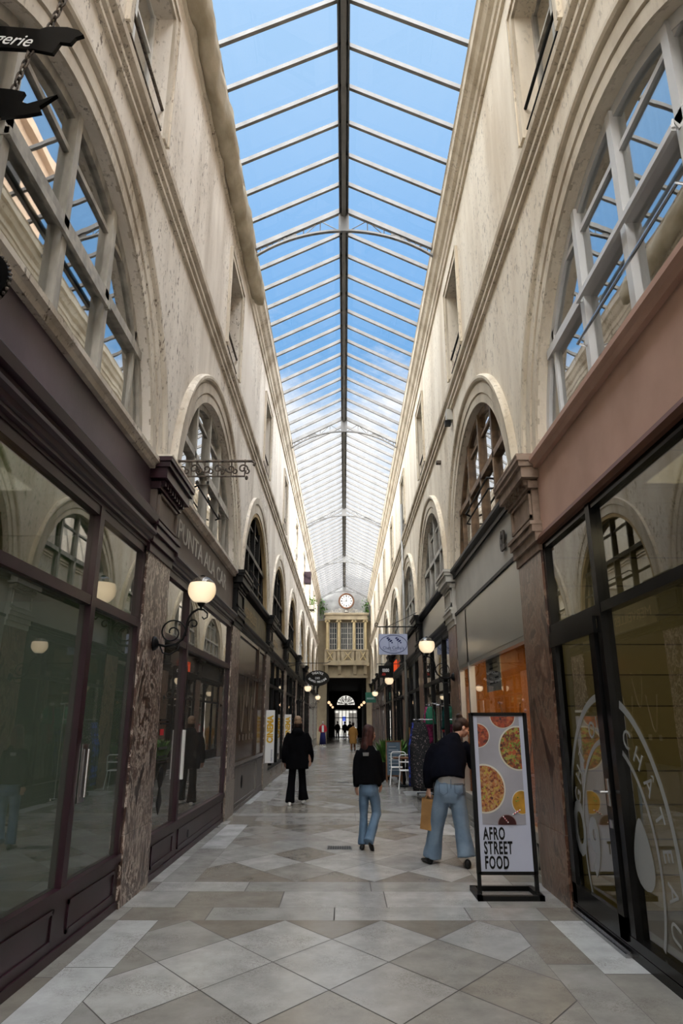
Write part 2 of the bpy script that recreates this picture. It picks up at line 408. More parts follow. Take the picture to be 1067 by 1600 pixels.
# ------------------------------------------------------------------ layout
P5 = 5.8
def PC(k): return 7.55 + P5 * k          # pier centre k (k=0: first pier in view)
def AC(b): return 4.55 + P5 * b          # arch centre of bay b (bay b lies before pier b)
HW = 0.48
W = 2.1
YEND = 55.0
BAYS = list(range(-2, 9))
ORD = ['first', 'second', 'third', 'fourth', 'fifth', 'sixth', 'seventh', 'eighth', 'ninth']
SIDE = {-1: 'left', 1: 'right'}
ZC, RI, RO = 4.15, 2.33, 2.75
Y_START = AC(-2) - 2.9

# ------------------------------------------------------------------ floor


def clip(poly, ax, lim, keep_less):
    out = []
    for i in range(len(poly)):
        a, b = poly[i], poly[(i + 1) % len(poly)]
        ia = (a[ax] <= lim) == keep_less or abs(a[ax] - lim) < 1e-9; ib = (b[ax] <= lim) == keep_less or abs(b[ax] - lim) < 1e-9
        if ia: out.append(a)
        if ia != ib:
            t = (lim - a[ax]) / (b[ax] - a[ax]); out.append((a[0] + (b[0] - a[0]) * t, a[1] + (b[1] - a[1]) * t))
    return out


def make_floor():
    v = []; f = []; cols = []
    pal = [(0.25, 0.243, 0.232), (0.29, 0.283, 0.272), (0.225, 0.213, 0.196), (0.195, 0.178, 0.155), (0.325, 0.318, 0.308), (0.245, 0.235, 0.222)]
    def tile(pts, c=None, g=0.0042):
        if len(pts) < 3: return
        cx = sum(p[0] for p in pts) / len(pts); cy = sum(p[1] for p in pts) / len(pts)
        area = abs(sum(pts[i][0] * pts[(i + 1) % len(pts)][1] - pts[(i + 1) % len(pts)][0] * pts[i][1] for i in range(len(pts)))) / 2
        if area < 0.004: return
        q = []
        for p in pts:
            d = sqrt((p[0] - cx) ** 2 + (p[1] - cy) ** 2) + 1e-6; k = max(0, 1 - g * 1.5 / d); q.append((cx + (p[0] - cx) * k, cy + (p[1] - cy) * k))
        b = len(v); v.extend([(a, e, 0.0) for a, e in q]); f.append(tuple(range(b, b + len(q)))); cols.append(c or random.choice(pal))
    def rect(x0, x1, y0, y1, c=None): tile([(x0, y0), (x1, y0), (x1, y1), (x0, y1)], c)
    XL, XR = -1.62, 1.44
    for k in range(-3, 13):
        c = PC(k) - 0.09
        for r, (a, b) in enumerate(((-0.74, -0.31), (-0.31, 0.32), (0.32, 0.75))):
            x = -2.2 if r == 1 else (-1.97)
            lim = 2.2 if r == 1 else 1.78
            if r != 1: rect(-2.2, -1.97, c + a, c + b); rect(1.78, 2.2, c + a, c + b)
            first = [0.75, 0.62, 0.95][r]
            while x < lim - 0.01:
                w = first if x < -1.9 else (1.15, 0.95, 1.28)[r] * random.uniform(0.9, 1.1); first = 1
                x2 = min(lim, x + w)
                if lim - x2 < 0.3: x2 = lim
                rect(x, x2, c + a, c + b); x = x2
        y0 = c + 0.75; y1 = c + P5 - 0.74
        h = (y1 - y0) / 4; w = 0.835
        for i in range(-4, 5):
            for j in range(0, 5):
                for (ox, oy) in ((0, 0), (w / 2, h / 2)):
                    cx = -0.10 + i * w + ox; cy = y0 + j * h + oy
                    p = [(cx, cy - h / 2), (cx + w / 2, cy), (cx, cy + h / 2), (cx - w / 2, cy)]
                    p = clip(p, 0, XL, False); p = clip(p, 0, XR, True) if p else p
                    p = clip(p, 1, y0, False) if p else p; p = clip(p, 1, y1, True) if p else p
                    edge = ox == 0 and (j == 0 or j == 4)
                    if p: tile(p, random.choice(((0.20, 0.183, 0.162), (0.18, 0.16, 0.135))) if edge else None)
        for (x0, x1, n, o) in ((-1.97, XL, 4, 0.0), (-2.2, -1.97, 3, 0.2), (XR, 1.78, 4, 0.1), (1.78, 2.2, 3, 0.3)):
            yy = y0
            for q in range(n):
                y2 = y1 if q == n - 1 else y0 + (y1 - y0) * (q + 1) / n + (o - 0.15) * 0.8
                rect(x0, x1, yy, y2, random.choice(pal) if random.random() > 0.35 else (0.40, 0.40, 0.40)); yy = y2
    me = bpy.data.meshes.new('floor'); me.from_pydata(v, [], f)
    ca = me.color_attributes.new('tint', 'FLOAT_COLOR', 'CORNER')
    for p in me.polygons:
        j = random.uniform(0.93, 1.07); cc = cols[p.index]
        for li in p.loop_indices: ca.data[li].color = (cc[0] * j, cc[1] * j, cc[2] * j, 1)
    me.materials.append(tile_floor())
    o = bpy.data.objects.new('floor', me); link(o); struct(o)
    g = MB(); g.box(-2.3, 2.3, Y_START, 84, -0.12, -0.002).build('grout_bed', M_grout, o)
    s = MB(); s.box(-0.24, 0.10, 10.35, 10.58, -0.001, 0.003)
    for i in range(9): s.box(-0.22 + i * 0.034, -0.205 + i * 0.034, 10.37, 10.56, 0.003, 0.006)
    return o


make_floor()
for (x, y, lab) in ((-0.07, 10.3, 'dark rectangular metal floor grate in front of the auburn-haired person'), (-0.04, 20.9, 'small dark metal floor grate far ahead beyond the auburn-haired person')):
    s = MB(); s.box(x - 0.17, x + 0.17, y - 0.13, y + 0.13, 0.0, 0.004)
    o = s.build('floor_grate', mat('dull_metal', (0.10, 0.10, 0.10), 0.5, metal=0.5)); tag(o, lab, 'floor grate')
    s = MB()
    for i in range(10): s.box(x - 0.155 + i * 0.032, x - 0.137 + i * 0.032, y - 0.11, y + 0.11, 0.004, 0.007)
    s.build('grate_slats', M_blackf, o)

# ------------------------------------------------------------------ upper walls


def upper_wall(s):
    mb = MB(); X = s * W; XD = s * (W + 0.32)
    Z0, Z1, ZT = 4.33, 7.6, 11.05
    uw = []
    for b in BAYS:
        ya, yb = PC(b - 1), PC(b); c = AC(b)
        a0 = math.acos((Z0 - ZC) / RI); n = 32
        pts = [(c + RI * sin(-a0 + 2 * a0 * i / n), ZC + RI * cos(-a0 + 2 * a0 * i / n)) for i in range(n + 1)]
        mb.poly([(X, ya, Z0), (X, pts[0][0], Z0), (X, pts[0][0], Z1), (X, ya, Z1)])
        mb.poly([(X, pts[-1][0], Z0), (X, yb, Z0), (X, yb, Z1), (X, pts[-1][0], Z1)])
        for i in range(n):
            (y1, z1), (y2, z2) = pts[i], pts[i + 1]
            mb.poly([(X, y1, z1), (X, y2, z2), (X, y2, Z1), (X, y1, Z1)])
            mb.poly([(X, y1, z1), (X, y2, z2), (XD, y2, z2), (XD, y1, z1)])
        w0, w1 = c + 0.45, c + 1.72
        for (a, e, z0, z1) in ((ya, w0, Z1, ZT), (w1, yb, Z1, ZT), (w0, w1, Z1, 8.1), (w0, w1, 9.95, ZT)):
            mb.poly([(X, a, z0), (X, e, z0), (X, e, z1), (X, a, z1)])
        mb.poly([(X, w0, 8.1), (X, w0, 9.95), (XD, w0, 9.95), (XD, w0, 8.1)]); mb.poly([(X, w1, 8.1), (X, w1, 9.95), (XD, w1, 9.95), (XD, w1, 8.1)])
        mb.poly([(X, w0, 8.1), (X, w1, 8.1), (XD, w1, 8.1), (XD, w0, 8.1)]); mb.poly([(X, w0, 9.95), (X, w1, 9.95), (XD, w1, 9.95), (XD, w0, 9.95)])
    o = mb.build('wall_' + SIDE[s], M_cream if s < 0 else M_cream_r); struct(o)
    # normals may be arbitrary on an open sheet: fine for diffuse plaster
    T = M_trimL if s < 0 else M_trimR
    ys, ye = PC(-3), YEND
    m = MB(); x = lambda d: s * (W - d)
    m.sweepY([(x(-0.05), 7.44), (x(0.045), 7.44), (x(0.045), 7.49), (x(0.02), 7.50), (x(0.02), 7.525), (x(0.07), 7.54), (x(0.07), 7.60), (x(0.03), 7.61), (x(0.03), 7.635), (x(0.11), 7.67), (x(0.12), 7.74), (x(-0.05), 7.78)], ys, ye)
    struct(m.build('trim_%d' % (1 if s < 0 else 2), T))
    m = MB()
    m.sweepY([(x(-0.05), 10.62), (x(0.04), 10.62), (x(0.05), 10.70), (x(0.08), 10.72), (x(0.09), 10.83), (x(0.15), 10.87), (x(0.19), 10.97), (x(0.24), 11.0), (x(0.25), 11.13), (x(0.27), 11.16), (x(-0.05), 11.18)], ys, ye)
    struct(m.build('trim_%d' % (3 if s < 0 else 4), T))
    # building mass above and behind (keeps daylight out of the shops)
    m = MB(); m.box(s * 2.42, s * 7.0, ys, YEND + 26, 11.0, 11.12)
    m.box(s * 6.9, s * 7.0, ys, YEND + 26, 0, 11.0)
    m.box(s * 2.42, s * 6.9, ys - 0.1, ys, 0, 11.0)
    struct(m.build('wall_outer_' + SIDE[s], M_cream))
    return o


upper_wall(-1); upper_wall(1)
# the near end of the passage behind the camera
m = MB(); m.box(-2.4, 2.4, Y_START - 2.4, Y_START - 2.3, 0, 11.0)
struct(m.build('wall_near_end', M_cream))
# netting wrapped round the near left gutter
m = MB(); rings = []
for i in range(260):
    y = -4.0 + 17.4 * i / 259
    ring = []
    for k in range(14):
        a = 2 * pi * k / 14
        r = 0.20 + 0.016 * sin(y * 11 + k * 0.9) + 0.05 * noise.noise(Vector((y * 1.3, k * 0.8, 0))) + 0.02 * sin(y * 2.9 + k)
        ring.append((-1.98 + r * 0.9 * cos(a), y, 10.93 + r * 1.35 * sin(a) + 0.03 * noise.noise(Vector((y * 0.9, 3, 0)))))
    rings.append(ring)
m.loft(rings)
tag(m.build('gutter_netting', M_netting, smooth=True), 'beige fabric wrapped round the near left roof gutter', 'netting')

# ------------------------------------------------------------------ arched windows, archivolts, upper windows
WIN = 0


def arch_window(s, b):
    global WIN
    WIN += 1
    c = AC(b); T = M_trimL if s < 0 else M_trimR
    root = bpy.data.objects.new('window_%d' % WIN, None); link(root); root.location = (s * W, c, 4.33); struct(root)
    off = (s * W, c, 4.33)
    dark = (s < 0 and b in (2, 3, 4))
    if s < 0: fm = M_blackf if dark else M_ivory
    else: fm = {0: M_white, 1: M_brownwood, 2: M_ivory}.get(b, M_ivory)
    if s < 0 and b >= 5: fm = M_white
    XG = W + 0.13
    XF0, XF1 = XG - 0.035, XG + 0.035
    near = b <= 2
    # archivolt: raised rings round the arch
    m = MB()
    w = W
    a0 = math.degrees(math.acos((4.40 - ZC) / RO))
    if not (dark):
        prof = [(RI - 0.0, w + 0.02), (RI, w - 0.025), (RI + 0.12, w - 0.03), (RI + 0.125, w - 0.015), (RI + 0.14, w - 0.015), (RI + 0.145, w - 0.045), (RI + 0.29, w - 0.05), (RI + 0.30, w - 0.03), (RI + 0.32, w - 0.03), (RI + 0.33, w - 0.075), (RI + 0.36, w - 0.09), (RI + 0.40, w - 0.09), (RO, w - 0.06), (RO, w + 0.02)]
    else:
        prof = [(RI, w + 0.02), (RI, w - 0.02), (RI + 0.2, w - 0.025), (RI + 0.22, w - 0.05), (RI + 0.36, w - 0.06), (RI + 0.37, w + 0.02)]
    m.arc(prof, s, c, ZC, -a0, a0, 40 if near else 26)
    m.build('archivolt', T, root, off=off)
    if dark or (s < 0 and b >= 5):
        m = MB(); m.arc([(RI - 0.09, w + 0.0), (RI + 0.02, w - 0.0), (RI + 0.005, XG), (RI - 0.09, XG)], s, c, ZC, -a0, a0, 26)
        m.build('ochre_reveal', M_gold, root, off=off)
    # frame
    m = MB(); r2 = RI + 0.0
    a1 = math.degrees(math.acos((4.36 - ZC) / (RI)))
    m.arc([(r2 - 0.10, XF0), (r2 + 0.01, XF0), (r2 + 0.01, XF1), (r2 - 0.10, XF1)], s, c, ZC, -a1, a1, 30)
    mc = c - 0.12
    bars = [-1.9, -0.95, 0.0, 0.95, 1.9]
    for i, d in enumerate(bars):
        y = mc + d; hh = sqrt(max(0.01, (RI - 0.04) ** 2 - (y - c) ** 2)) + ZC
        t = 0.045 if i in (1, 2, 3) else 0.028
        if dark: t = 0.03
        m.box(s * (XF0 - (0.03 if i in (1, 2, 3) else 0)), s * XF1, y - t, y + t, 4.36, hh)
    for z, t in ((5.38, 0.05 if near else 0.035), (6.05, 0.025), (4.84 if dark or b > 2 else 4.40, 0.022)):
        hw = sqrt((RI - 0.04) ** 2 - (z - ZC) ** 2)
        m.box(s * (XF0 - (0.03 if z == 5.38 else -0.01)), s * XF1, c - hw, c + hw, z - t, z + t)
    m.box(s * (W - 0.02), s * (W + 0.3), c - RI + 0.02, c + RI - 0.02, 4.34, 4.42)
    m.build('window_frame', fm, root, off=off)
    m = MB(); n = 30; RG = RI - 0.02
    for X in (XG, XG + 0.006):
        pp = []
        aa = math.acos((4.38 - ZC) / RG)
        for i in range(n + 1):
            a = -aa + 2 * aa * i / n; pp.append((s * X, c + RG * sin(a), ZC + RG * cos(a)))
        m.poly(pp)
    m.build('window_pane', G_arch, root, off=off)
    # sill
    m = MB()
    if s < 0 and b <= 1: sm = M_trimL
    elif s > 0 and b == 0: sm = M_pink
    else: sm = M_blackf if (dark or s > 0 and b >= 1) else T
    d = 0.0
    m.sweepY([(s * (W + 0.12), 4.30), (s * (W - 0.03), 4.30), (s * (W - 0.05), 4.34), (s * (W - 0.085), 4.36), (s * (W - 0.085), 4.41), (s * (W + 0.12), 4.43)], PC(b - 1) + HW + 0.08, PC(b) - HW - 0.08)
    m.build('window_sill', sm, root, off=off)
    # room behind: back wall, ceiling, floor, curtains
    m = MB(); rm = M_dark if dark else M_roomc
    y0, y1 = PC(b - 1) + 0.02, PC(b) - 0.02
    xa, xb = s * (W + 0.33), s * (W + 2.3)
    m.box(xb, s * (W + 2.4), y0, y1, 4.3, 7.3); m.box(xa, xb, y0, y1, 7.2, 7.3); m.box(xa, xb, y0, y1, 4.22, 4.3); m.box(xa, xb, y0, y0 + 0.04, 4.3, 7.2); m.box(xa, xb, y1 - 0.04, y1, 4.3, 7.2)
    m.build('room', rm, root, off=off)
    m = MB()
    if dark:
        for i in range(4):     # pale vertical blinds
            y = mc - 1.45 + i * 0.95; rr = []
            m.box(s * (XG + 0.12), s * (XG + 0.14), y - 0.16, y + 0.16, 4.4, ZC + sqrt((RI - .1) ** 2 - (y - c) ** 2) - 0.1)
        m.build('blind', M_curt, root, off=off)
    elif (s > 0 and b in (0, 2, 3, 4)) or (s < 0 and b >= 5) or (s > 0 and b > 4):
        rr = []
        for i in range(81):
            y = c - 2.2 + 4.4 * i / 80
            if b == 0 and s > 0 and y > c - 0.6 and False: continue
            zt = 6.9
            rr.append([(s * (XG + 0.30 + 0.035 * sin(i * 1.3)), y, 4.4), (s * (XG + 0.30 + 0.03 * sin(i * 1.3 + .4)), y, zt)])
        mm = MB(); mm.loft(rr, closed=False, cap=False)
        mm.build('curtain', M_curt, root, off=off, smooth=True)
    # hanging open sash on the near ones
    if s > 0 and b in (0, 1):
        m = MB()
        ya = mc + (-0.95 if b == 0 else -0.9); yb = ya + 1.9
        xo = W + 0.02
        if b == 0:
            m.tube([(s * (XF0 - .03), ya, 5.30), (s * xo, ya, 5.36), (s * xo, ya, 5.30)], 0.016, 6)
            m.box(s * (xo - 0.015), s * (xo + 0.015), ya, yb, 5.28, 5.33)
            m.tube([(s * (XF0 - .03), yb, 5.30), (s * xo, yb, 5.36), (s * xo, yb, 5.30)], 0.016, 6)
            m.build('open_sash', fm, root, off=off)
            m = MB(); m.tube([(s * (XF0 - .02), ya, 4.85), (s * (W - 0.02), ya, 4.87), (s * (W - 0.02), yb, 4.87), (s * (XF0 - .02), yb, 4.85)], 0.014, 6)
            m.build('guard_rail', M_steel, root, off=off)
        else:
            m.tube([(s * (XF0 - .02), ya, 5.02), (s * (W - 0.02), ya + .04, 5.05), (s * (W - 0.02), yb - .04, 5.05), (s * (XF0 - .02), yb, 5.02)], 0.018, 6)
            m.tube([(s * (XF0 - .02), ya, 4.88), (s * (W - 0.01), ya + .04, 4.88), (s * (W - 0.01), yb - .04, 4.88), (s * (XF0 - .02), yb, 4.88)], 0.014, 6)
            m.build('guard_rail', M_blackf, root, off=off)
    if s < 0 and b in (0, 1):
        m = MB(); ya = mc + (-1.0 if b == 0 else -.1); yb = ya + 1.95
        m.box(s * (W + 0.03), s * (W + 0.06), ya, yb, 5.23, 5.29); m.box(s * (W + 0.02), s * (W + 0.16), ya, ya + 0.03, 5.22, 5.28); m.box(s * (W + 0.02), s * (W + 0.16), yb - 0.03, yb, 5.22, 5.28)
        m.build('open_sash', fm, root, off=off)
    if s < 0 and b in (1, 2):
        m = MB(); ya = mc - 0.9; yb = ya + 1.7
        m.tube([(s * (XF0 - .02), ya, 4.90), (s * (W + 0.02), ya, 4.92), (s * (W + 0.02), yb, 4.92), (s * (XF0 - .02), yb, 4.90)], 0.014, 6)
        m.build('guard_rail', M_blackf, root, off=off)


def small_window(s, b):
    global WIN
    WIN += 1
    c = AC(b); y0, y1 = c + 0.45, c + 1.72; z0, z1 = 8.1, 9.95
    root = bpy.data.objects.new('window_%d' % WIN, None); link(root); off = (s * W, (y0 + y1) / 2, z0); root.location = off; struct(root)
    T = M_trimL if s < 0 else M_trimR
    m = MB(); e = 0.14; x0, x1 = s * (W + 0.01), s * (W - 0.035)
    m.box(x0, x1, y0 - e, y0, z0, z1 + e); m.box(x0, x1, y1, y1 + e, z0, z1 + e); m.box(x0, x1, y0, y1, z1, z1 + e)
    m.box(s * (W + 0.005), s * (W - 0.055), y0 - e - 0.006, y0 - e + 0.03, z0 - .01, z1 + e - .032); m.box(s * (W + 0.005), s * (W - 0.055), y1 + e - 0.03, y1 + e + 0.006, z0 - .01, z1 + e - .032); m.box(s * (W + 0.005), s * (W - 0.057), y0 - e - 0.008, y1 + e + 0.008, z1 + e - 0.03, z1 + e + 0.006)
    m.build('surround', T, root, off=off)
    X = W + 0.24
    m = MB(); fm = [M_white, M_ivory, M_blackf][(b + (s > 0)) % 3] if b != 1 else (M_ivory if s < 0 else M_blackf)
    for y in (y0 + 0.03, (y0 + y1) / 2, y1 - 0.03): m.box(s * (X - 0.03), s * (X + 0.03), y - 0.03, y + 0.03, z0, z1)
    for z in (z0 + 0.03, z0 + 0.65, z0 + 1.25, z1 - 0.03): m.box(s * (X - 0.02), s * (X + 0.02), y0, y1, z - 0.022, z + 0.022)
    m.build('window_frame', fm, root, off=off)
    m = MB(); m.box(s * X, s * (X + 0.005), y0, y1, z0, z1); m.build('window_pane', G_arch, root, off=off)
    m = MB(); m.box(s * (X + 0.5), s * (X + 0.55), y0 - 0.3, y1 + 0.3, z0 - .2, z1 + .2); m.build('room', M_dark if b % 2 else M_curt, root, off=off)
    m = MB()      # low guard rail in the opening
    m.tube([(s * (W + 0.03), y0, z0 + 0.42), (s * (W + 0.03), y1, z0 + 0.42)], 0.02, 6)
    m.tube([(s * (W + 0.03), y0, z0 + 0.12), (s * (W + 0.03), y1, z0 + 0.12)], 0.014, 6)
    m.build('guard_rail', M_blackf if s > 0 else M_iron, root, off=off)


for s in (-1, 1):
    for b in BAYS:
        arch_window(s, b)
    for b in BAYS:
        small_window(s, b)

# ------------------------------------------------------------------ glass roof


def roof():
    ys, ye = -3.0, YEND
    slope = (12.1 - 11.15) / 1.85
    zr = lambda x: 12.16 - abs(x) * slope
    root = bpy.data.objects.new('ceiling', None); link(root); root.location = (0, 25, 11); struct(root); off = (0, 25, 11)
    for s in (-1, 1):
        m = MB(); m.poly([(0, ys, zr(0) + .05), (s * 2.35, ys, zr(2.35) + .05), (s * 2.35, ye, zr(2.35) + .05), (0, ye, zr(0) + .05)])
        m.build('glass_pane', G_roof, root, off=off)
    Y0 = 12.06; st = 0.745
    proto = None
    for i in range(-19, 58):
        y = Y0 + i * st
        big = (i % 14 == 0)
        if y > ye: break
        if proto is None:
            m = MB()
            for s in (-1, 1):
                for (hw, za, zb) in ((0.030, -0.06, 0.015), (0.014, 0.015, 0.045)):
                    m.loft([[(0, y - hw, zr(0) + za), (0, y + hw, zr(0) + za), (0, y + hw, zr(0) + zb), (0, y - hw, zr(0) + zb)],
                            [(s * 2.3, y - hw, zr(2.3) + za), (s * 2.3, y + hw, zr(2.3) + za), (s * 2.3, y + hw, zr(2.3) + zb), (s * 2.3, y - hw, zr(2.3) + zb)]])
            proto = m.build('rafter', M_graym, root, off=(0, y, 11)); proto.location = (0, y - 25, 0)
        else:
            o = proto.copy(); COL.objects.link(o); o.location = (0, y - 25, 0)
    m = MB(); m.box(-0.045, 0.045, ys, ye, 11.95, 12.10); m.box(-0.10, -0.075, ys, ye, 12.02, 12.13); m.box(0.075, 0.10, ys, ye, 12.02, 12.13); m.box(-0.10, 0.10, ys, ye, 12.13, 12.20)
    m.build('ridge_beam', M_graym, root, off=off)
    # flashings along both eaves with little bolts
    m = MB()
    for s in (-1, 1): m.box(s * 1.86, s * 2.4, ys, ye, zr(2.1) - 0.06, zr(2.1) - 0.02)
    m.build('eaves_rail', M_graym, root, off=off)
    # arched trusses
    tp = None
    for yt in (12.06, 22.49, 32.92, 43.35, 53.78, 1.63):
        if tp is None:
            m = MB(); R = 3.05; zc = 11.58 - R; P = []
            amax = math.asin(1.86 / R)
            for k in range(25):
                a = -amax + 2 * amax * k / 24; P.append((R * sin(a), yt, zc + R * cos(a)))
            rr = [[(x, yt - 0.035, z - 0.02), (x, yt + 0.035, z - 0.02), (x, yt + 0.035, z + 0.02), (x, yt - 0.035, z + 0.02)] for x, _, z in P]
            m.loft(rr)
            for s in (-1, 1):
                m.loft([[(0, yt - .04, zr(0) - .10), (0, yt + .04, zr(0) - .10), (0, yt + .04, zr(0) - .04), (0, yt - .04, zr(0) - .04)], [(s * 1.95, yt - .04, zr(1.95) - .10), (s * 1.95, yt + .04, zr(1.95) - .10), (s * 1.95, yt + .04, zr(1.95) - .04), (s * 1.95, yt - .04, zr(1.95) - .04)]])
                xs = [0.1, 0.5, 0.85, 1.2, 1.5, 1.75]
                az = lambda x: zc + sqrt(R * R - x * x)
                for j in range(len(xs) - 1):
                    xa, xb = xs[j], xs[j + 1]
                    m.tube([(s * xb, yt, zr(xb) - .07), (s * xb, yt, az(xb))], 0.010, 5)
                    m.tube([(s * xa, yt, az(xa)), (s * xb, yt, zr(xb) - .07)], 0.010, 5) if j % 2 == 0 else m.tube([(s * xa, yt, zr(xa) - .07), (s * xb, yt, az(xb))], 0.010, 5)
                m.box(s * 1.0, s * 1.3, yt - 0.006, yt + 0.006, 11.36, zr(1.15) - .06)
            m.box(-0.11, 0.11, yt - 0.02, yt + 0.02, 11.56, 12.08)
            tp = m.build('roof_truss', M_graym, root, off=(0, yt, 11)); tp.location = (0, yt - 25, 0)
        else:
            o = tp.copy(); COL.objects.link(o); o.location = (0, yt - 25, 0)


roof()

# taller houses outside, seen as reflections and shade; far one added against the sun


def house(name, x0, x1, y0, y1, z0, z1, mt, face, lab):
    root = thing(name, lab, 'building', ((x0 + x1) / 2, (y0 + y1) / 2, z0)); off = tuple(root.location)
    m = MB(); m.box(x0, x1, y0, y1, z0, z1); m.build('wall', mt, root, off=off)
    m = MB(); m.box(x0 - .2, x1 + .2, y0 - .2, y1 + .2, z1, z1 + 0.3); m.build('cornice', mt, root, off=off)
    n = int((y1 - y0) / 2.4)
    for i in range(n):
        for z in (z0 + 1.2, z0 + 4.0):
            if z + 1.6 > z1: continue
            y = y0 + 1.2 + i * 2.4
            m = MB(); m.box(face - 0.04, face + 0.04, y - 0.5, y + 0.5, z, z + 1.6); m.build('window', M_dark, root, off=off)


M_hw = mat('white_house_plaster', (0.72, 0.70, 0.64), 0.8); M_hb = mat('brown_house_plaster', (0.42, 0.30, 0.21), 0.8)
house('building', 4.3, 7.0, 45.5, 56.5, 11.13, 17.5, M_hb, 4.3, 'unseen brown block added above the right wall to shade the far clock gable')  # unseen block, added only to keep the sun off the clock gable
house('building', -7.0, -4.4, -4, 13.5, 11.13, 16.6, M_hw, -4.4, 'white sunlit house mirrored in the near right arched window')
house('building', 4.3, 7.0, -30, 16.4, 11.13, 17.2, M_hb, 4.3, 'brown shaded house mirrored in the near left arched window')

# ------------------------------------------------------------------ marble piers


def pier(s, k):
    c = PC(k); off = (s * W, c, 0)
    side = SIDE[s]
    near = k <= 0
    w = W - 0.0
    if s < 0:
        capm = M_plumd if k == 0 else M_blackf; shaft = M_marL; lab = 'brown white-veined marble pier'
    else:
        capm = M_stonec if k == 0 else (M_greyw if k == 1 else M_blackf); shaft = M_marR; lab = 'red-brown marble pier'
    if k >= 0: pos = ORD[k] + ' from the front of the picture on the %s side' % side
    else: pos = '%s step behind the photographer on the %s side' % ({-1: 'one', -2: 'two'}[k], side)
    r = thing('marble_pier', '%s, %s' % (lab, pos), 'pier', off, 'marble piers along the %s wall' % side)
    x = lambda d: s * (w - d)
    m = MB(); m.box(x(-0.12), x(0.02), c - HW, c + HW, 0, 0.62); m.build('plinth', M_stoneb if (s < 0 and k > 0) else shaft, r, off=off)
    m = MB(); m.box(x(-0.12), x(0.012), c - HW + 0.005, c + HW - 0.005, 0.625, 3.42); m.build('shaft', shaft, r, off=off)
    m = MB()
    for (z0, z1, d) in ((3.40, 3.50, 0.03), (3.50, 3.60, 0.06), (3.60, 3.68, 0.09), (3.68, 3.72, 0.11)):
        m.box(x(-0.12), x(d), c - HW - d * 0.3, c + HW + d * 0.3, z0, z1)
    m.build('neck_moulding', capm, r, off=off)
    m = MB(); m.box(x(-0.12), x(0.05), c - HW + 0.02, c + HW - 0.02, 3.72, 4.14)
    for (a, b2, z0, z1) in ((c - HW + .06, c - HW + .10, 3.78, 4.08), (c + HW - .10, c + HW - .06, 3.78, 4.08), (c - HW + .06, c + HW - .06, 4.05, 4.08), (c - HW + .06, c + HW - .06, 3.78, 3.81)):
        m.box(x(0.04), x(0.075), a, b2, z0, z1)
    m.build('frieze_block', M_stonec if (s > 0 and k == 0) else capm if s > 0 else M_taupe if k == 0 else capm, r, off=off)
    m = MB()
    d1 = 0.20
    m.box(x(-0.12), x(0.09), c - HW - 0.01, c + HW + 0.01, 4.10, 4.18)
    for i in range(9): y = c - HW + 0.02 + i * 0.108; m.box(x(0.05), x(0.13), y, y + 0.06, 4.14, 4.20)
    m.box(x(-0.12), x(0.17), c - HW - 0.07, c + HW + 0.07, 4.20, 4.32)
    m.box(x(-0.12), x(0.20), c - HW - 0.10, c + HW + 0.10, 4.32, 4.38); m.box(x(-0.12), x(0.22), c - HW - 0.12, c + HW + 0.12, 4.38, 4.43)
    m.build('impost_cornice', capm, r, off=off)
    if s < 0 and k == 0 or s > 0 and k <= 0:
        m = MB(); m.box(x(-0.1), x(0.225), c - HW - 0.12, c + HW + 0.12, 4.43, 4.455); m.build('stone_cap', M_trimL if s < 0 else M_stonec, r, off=off)


for s in (-1, 1):
    for k in range(-2, 9): pier(s, k)

# ------------------------------------------------------------------ shopfronts


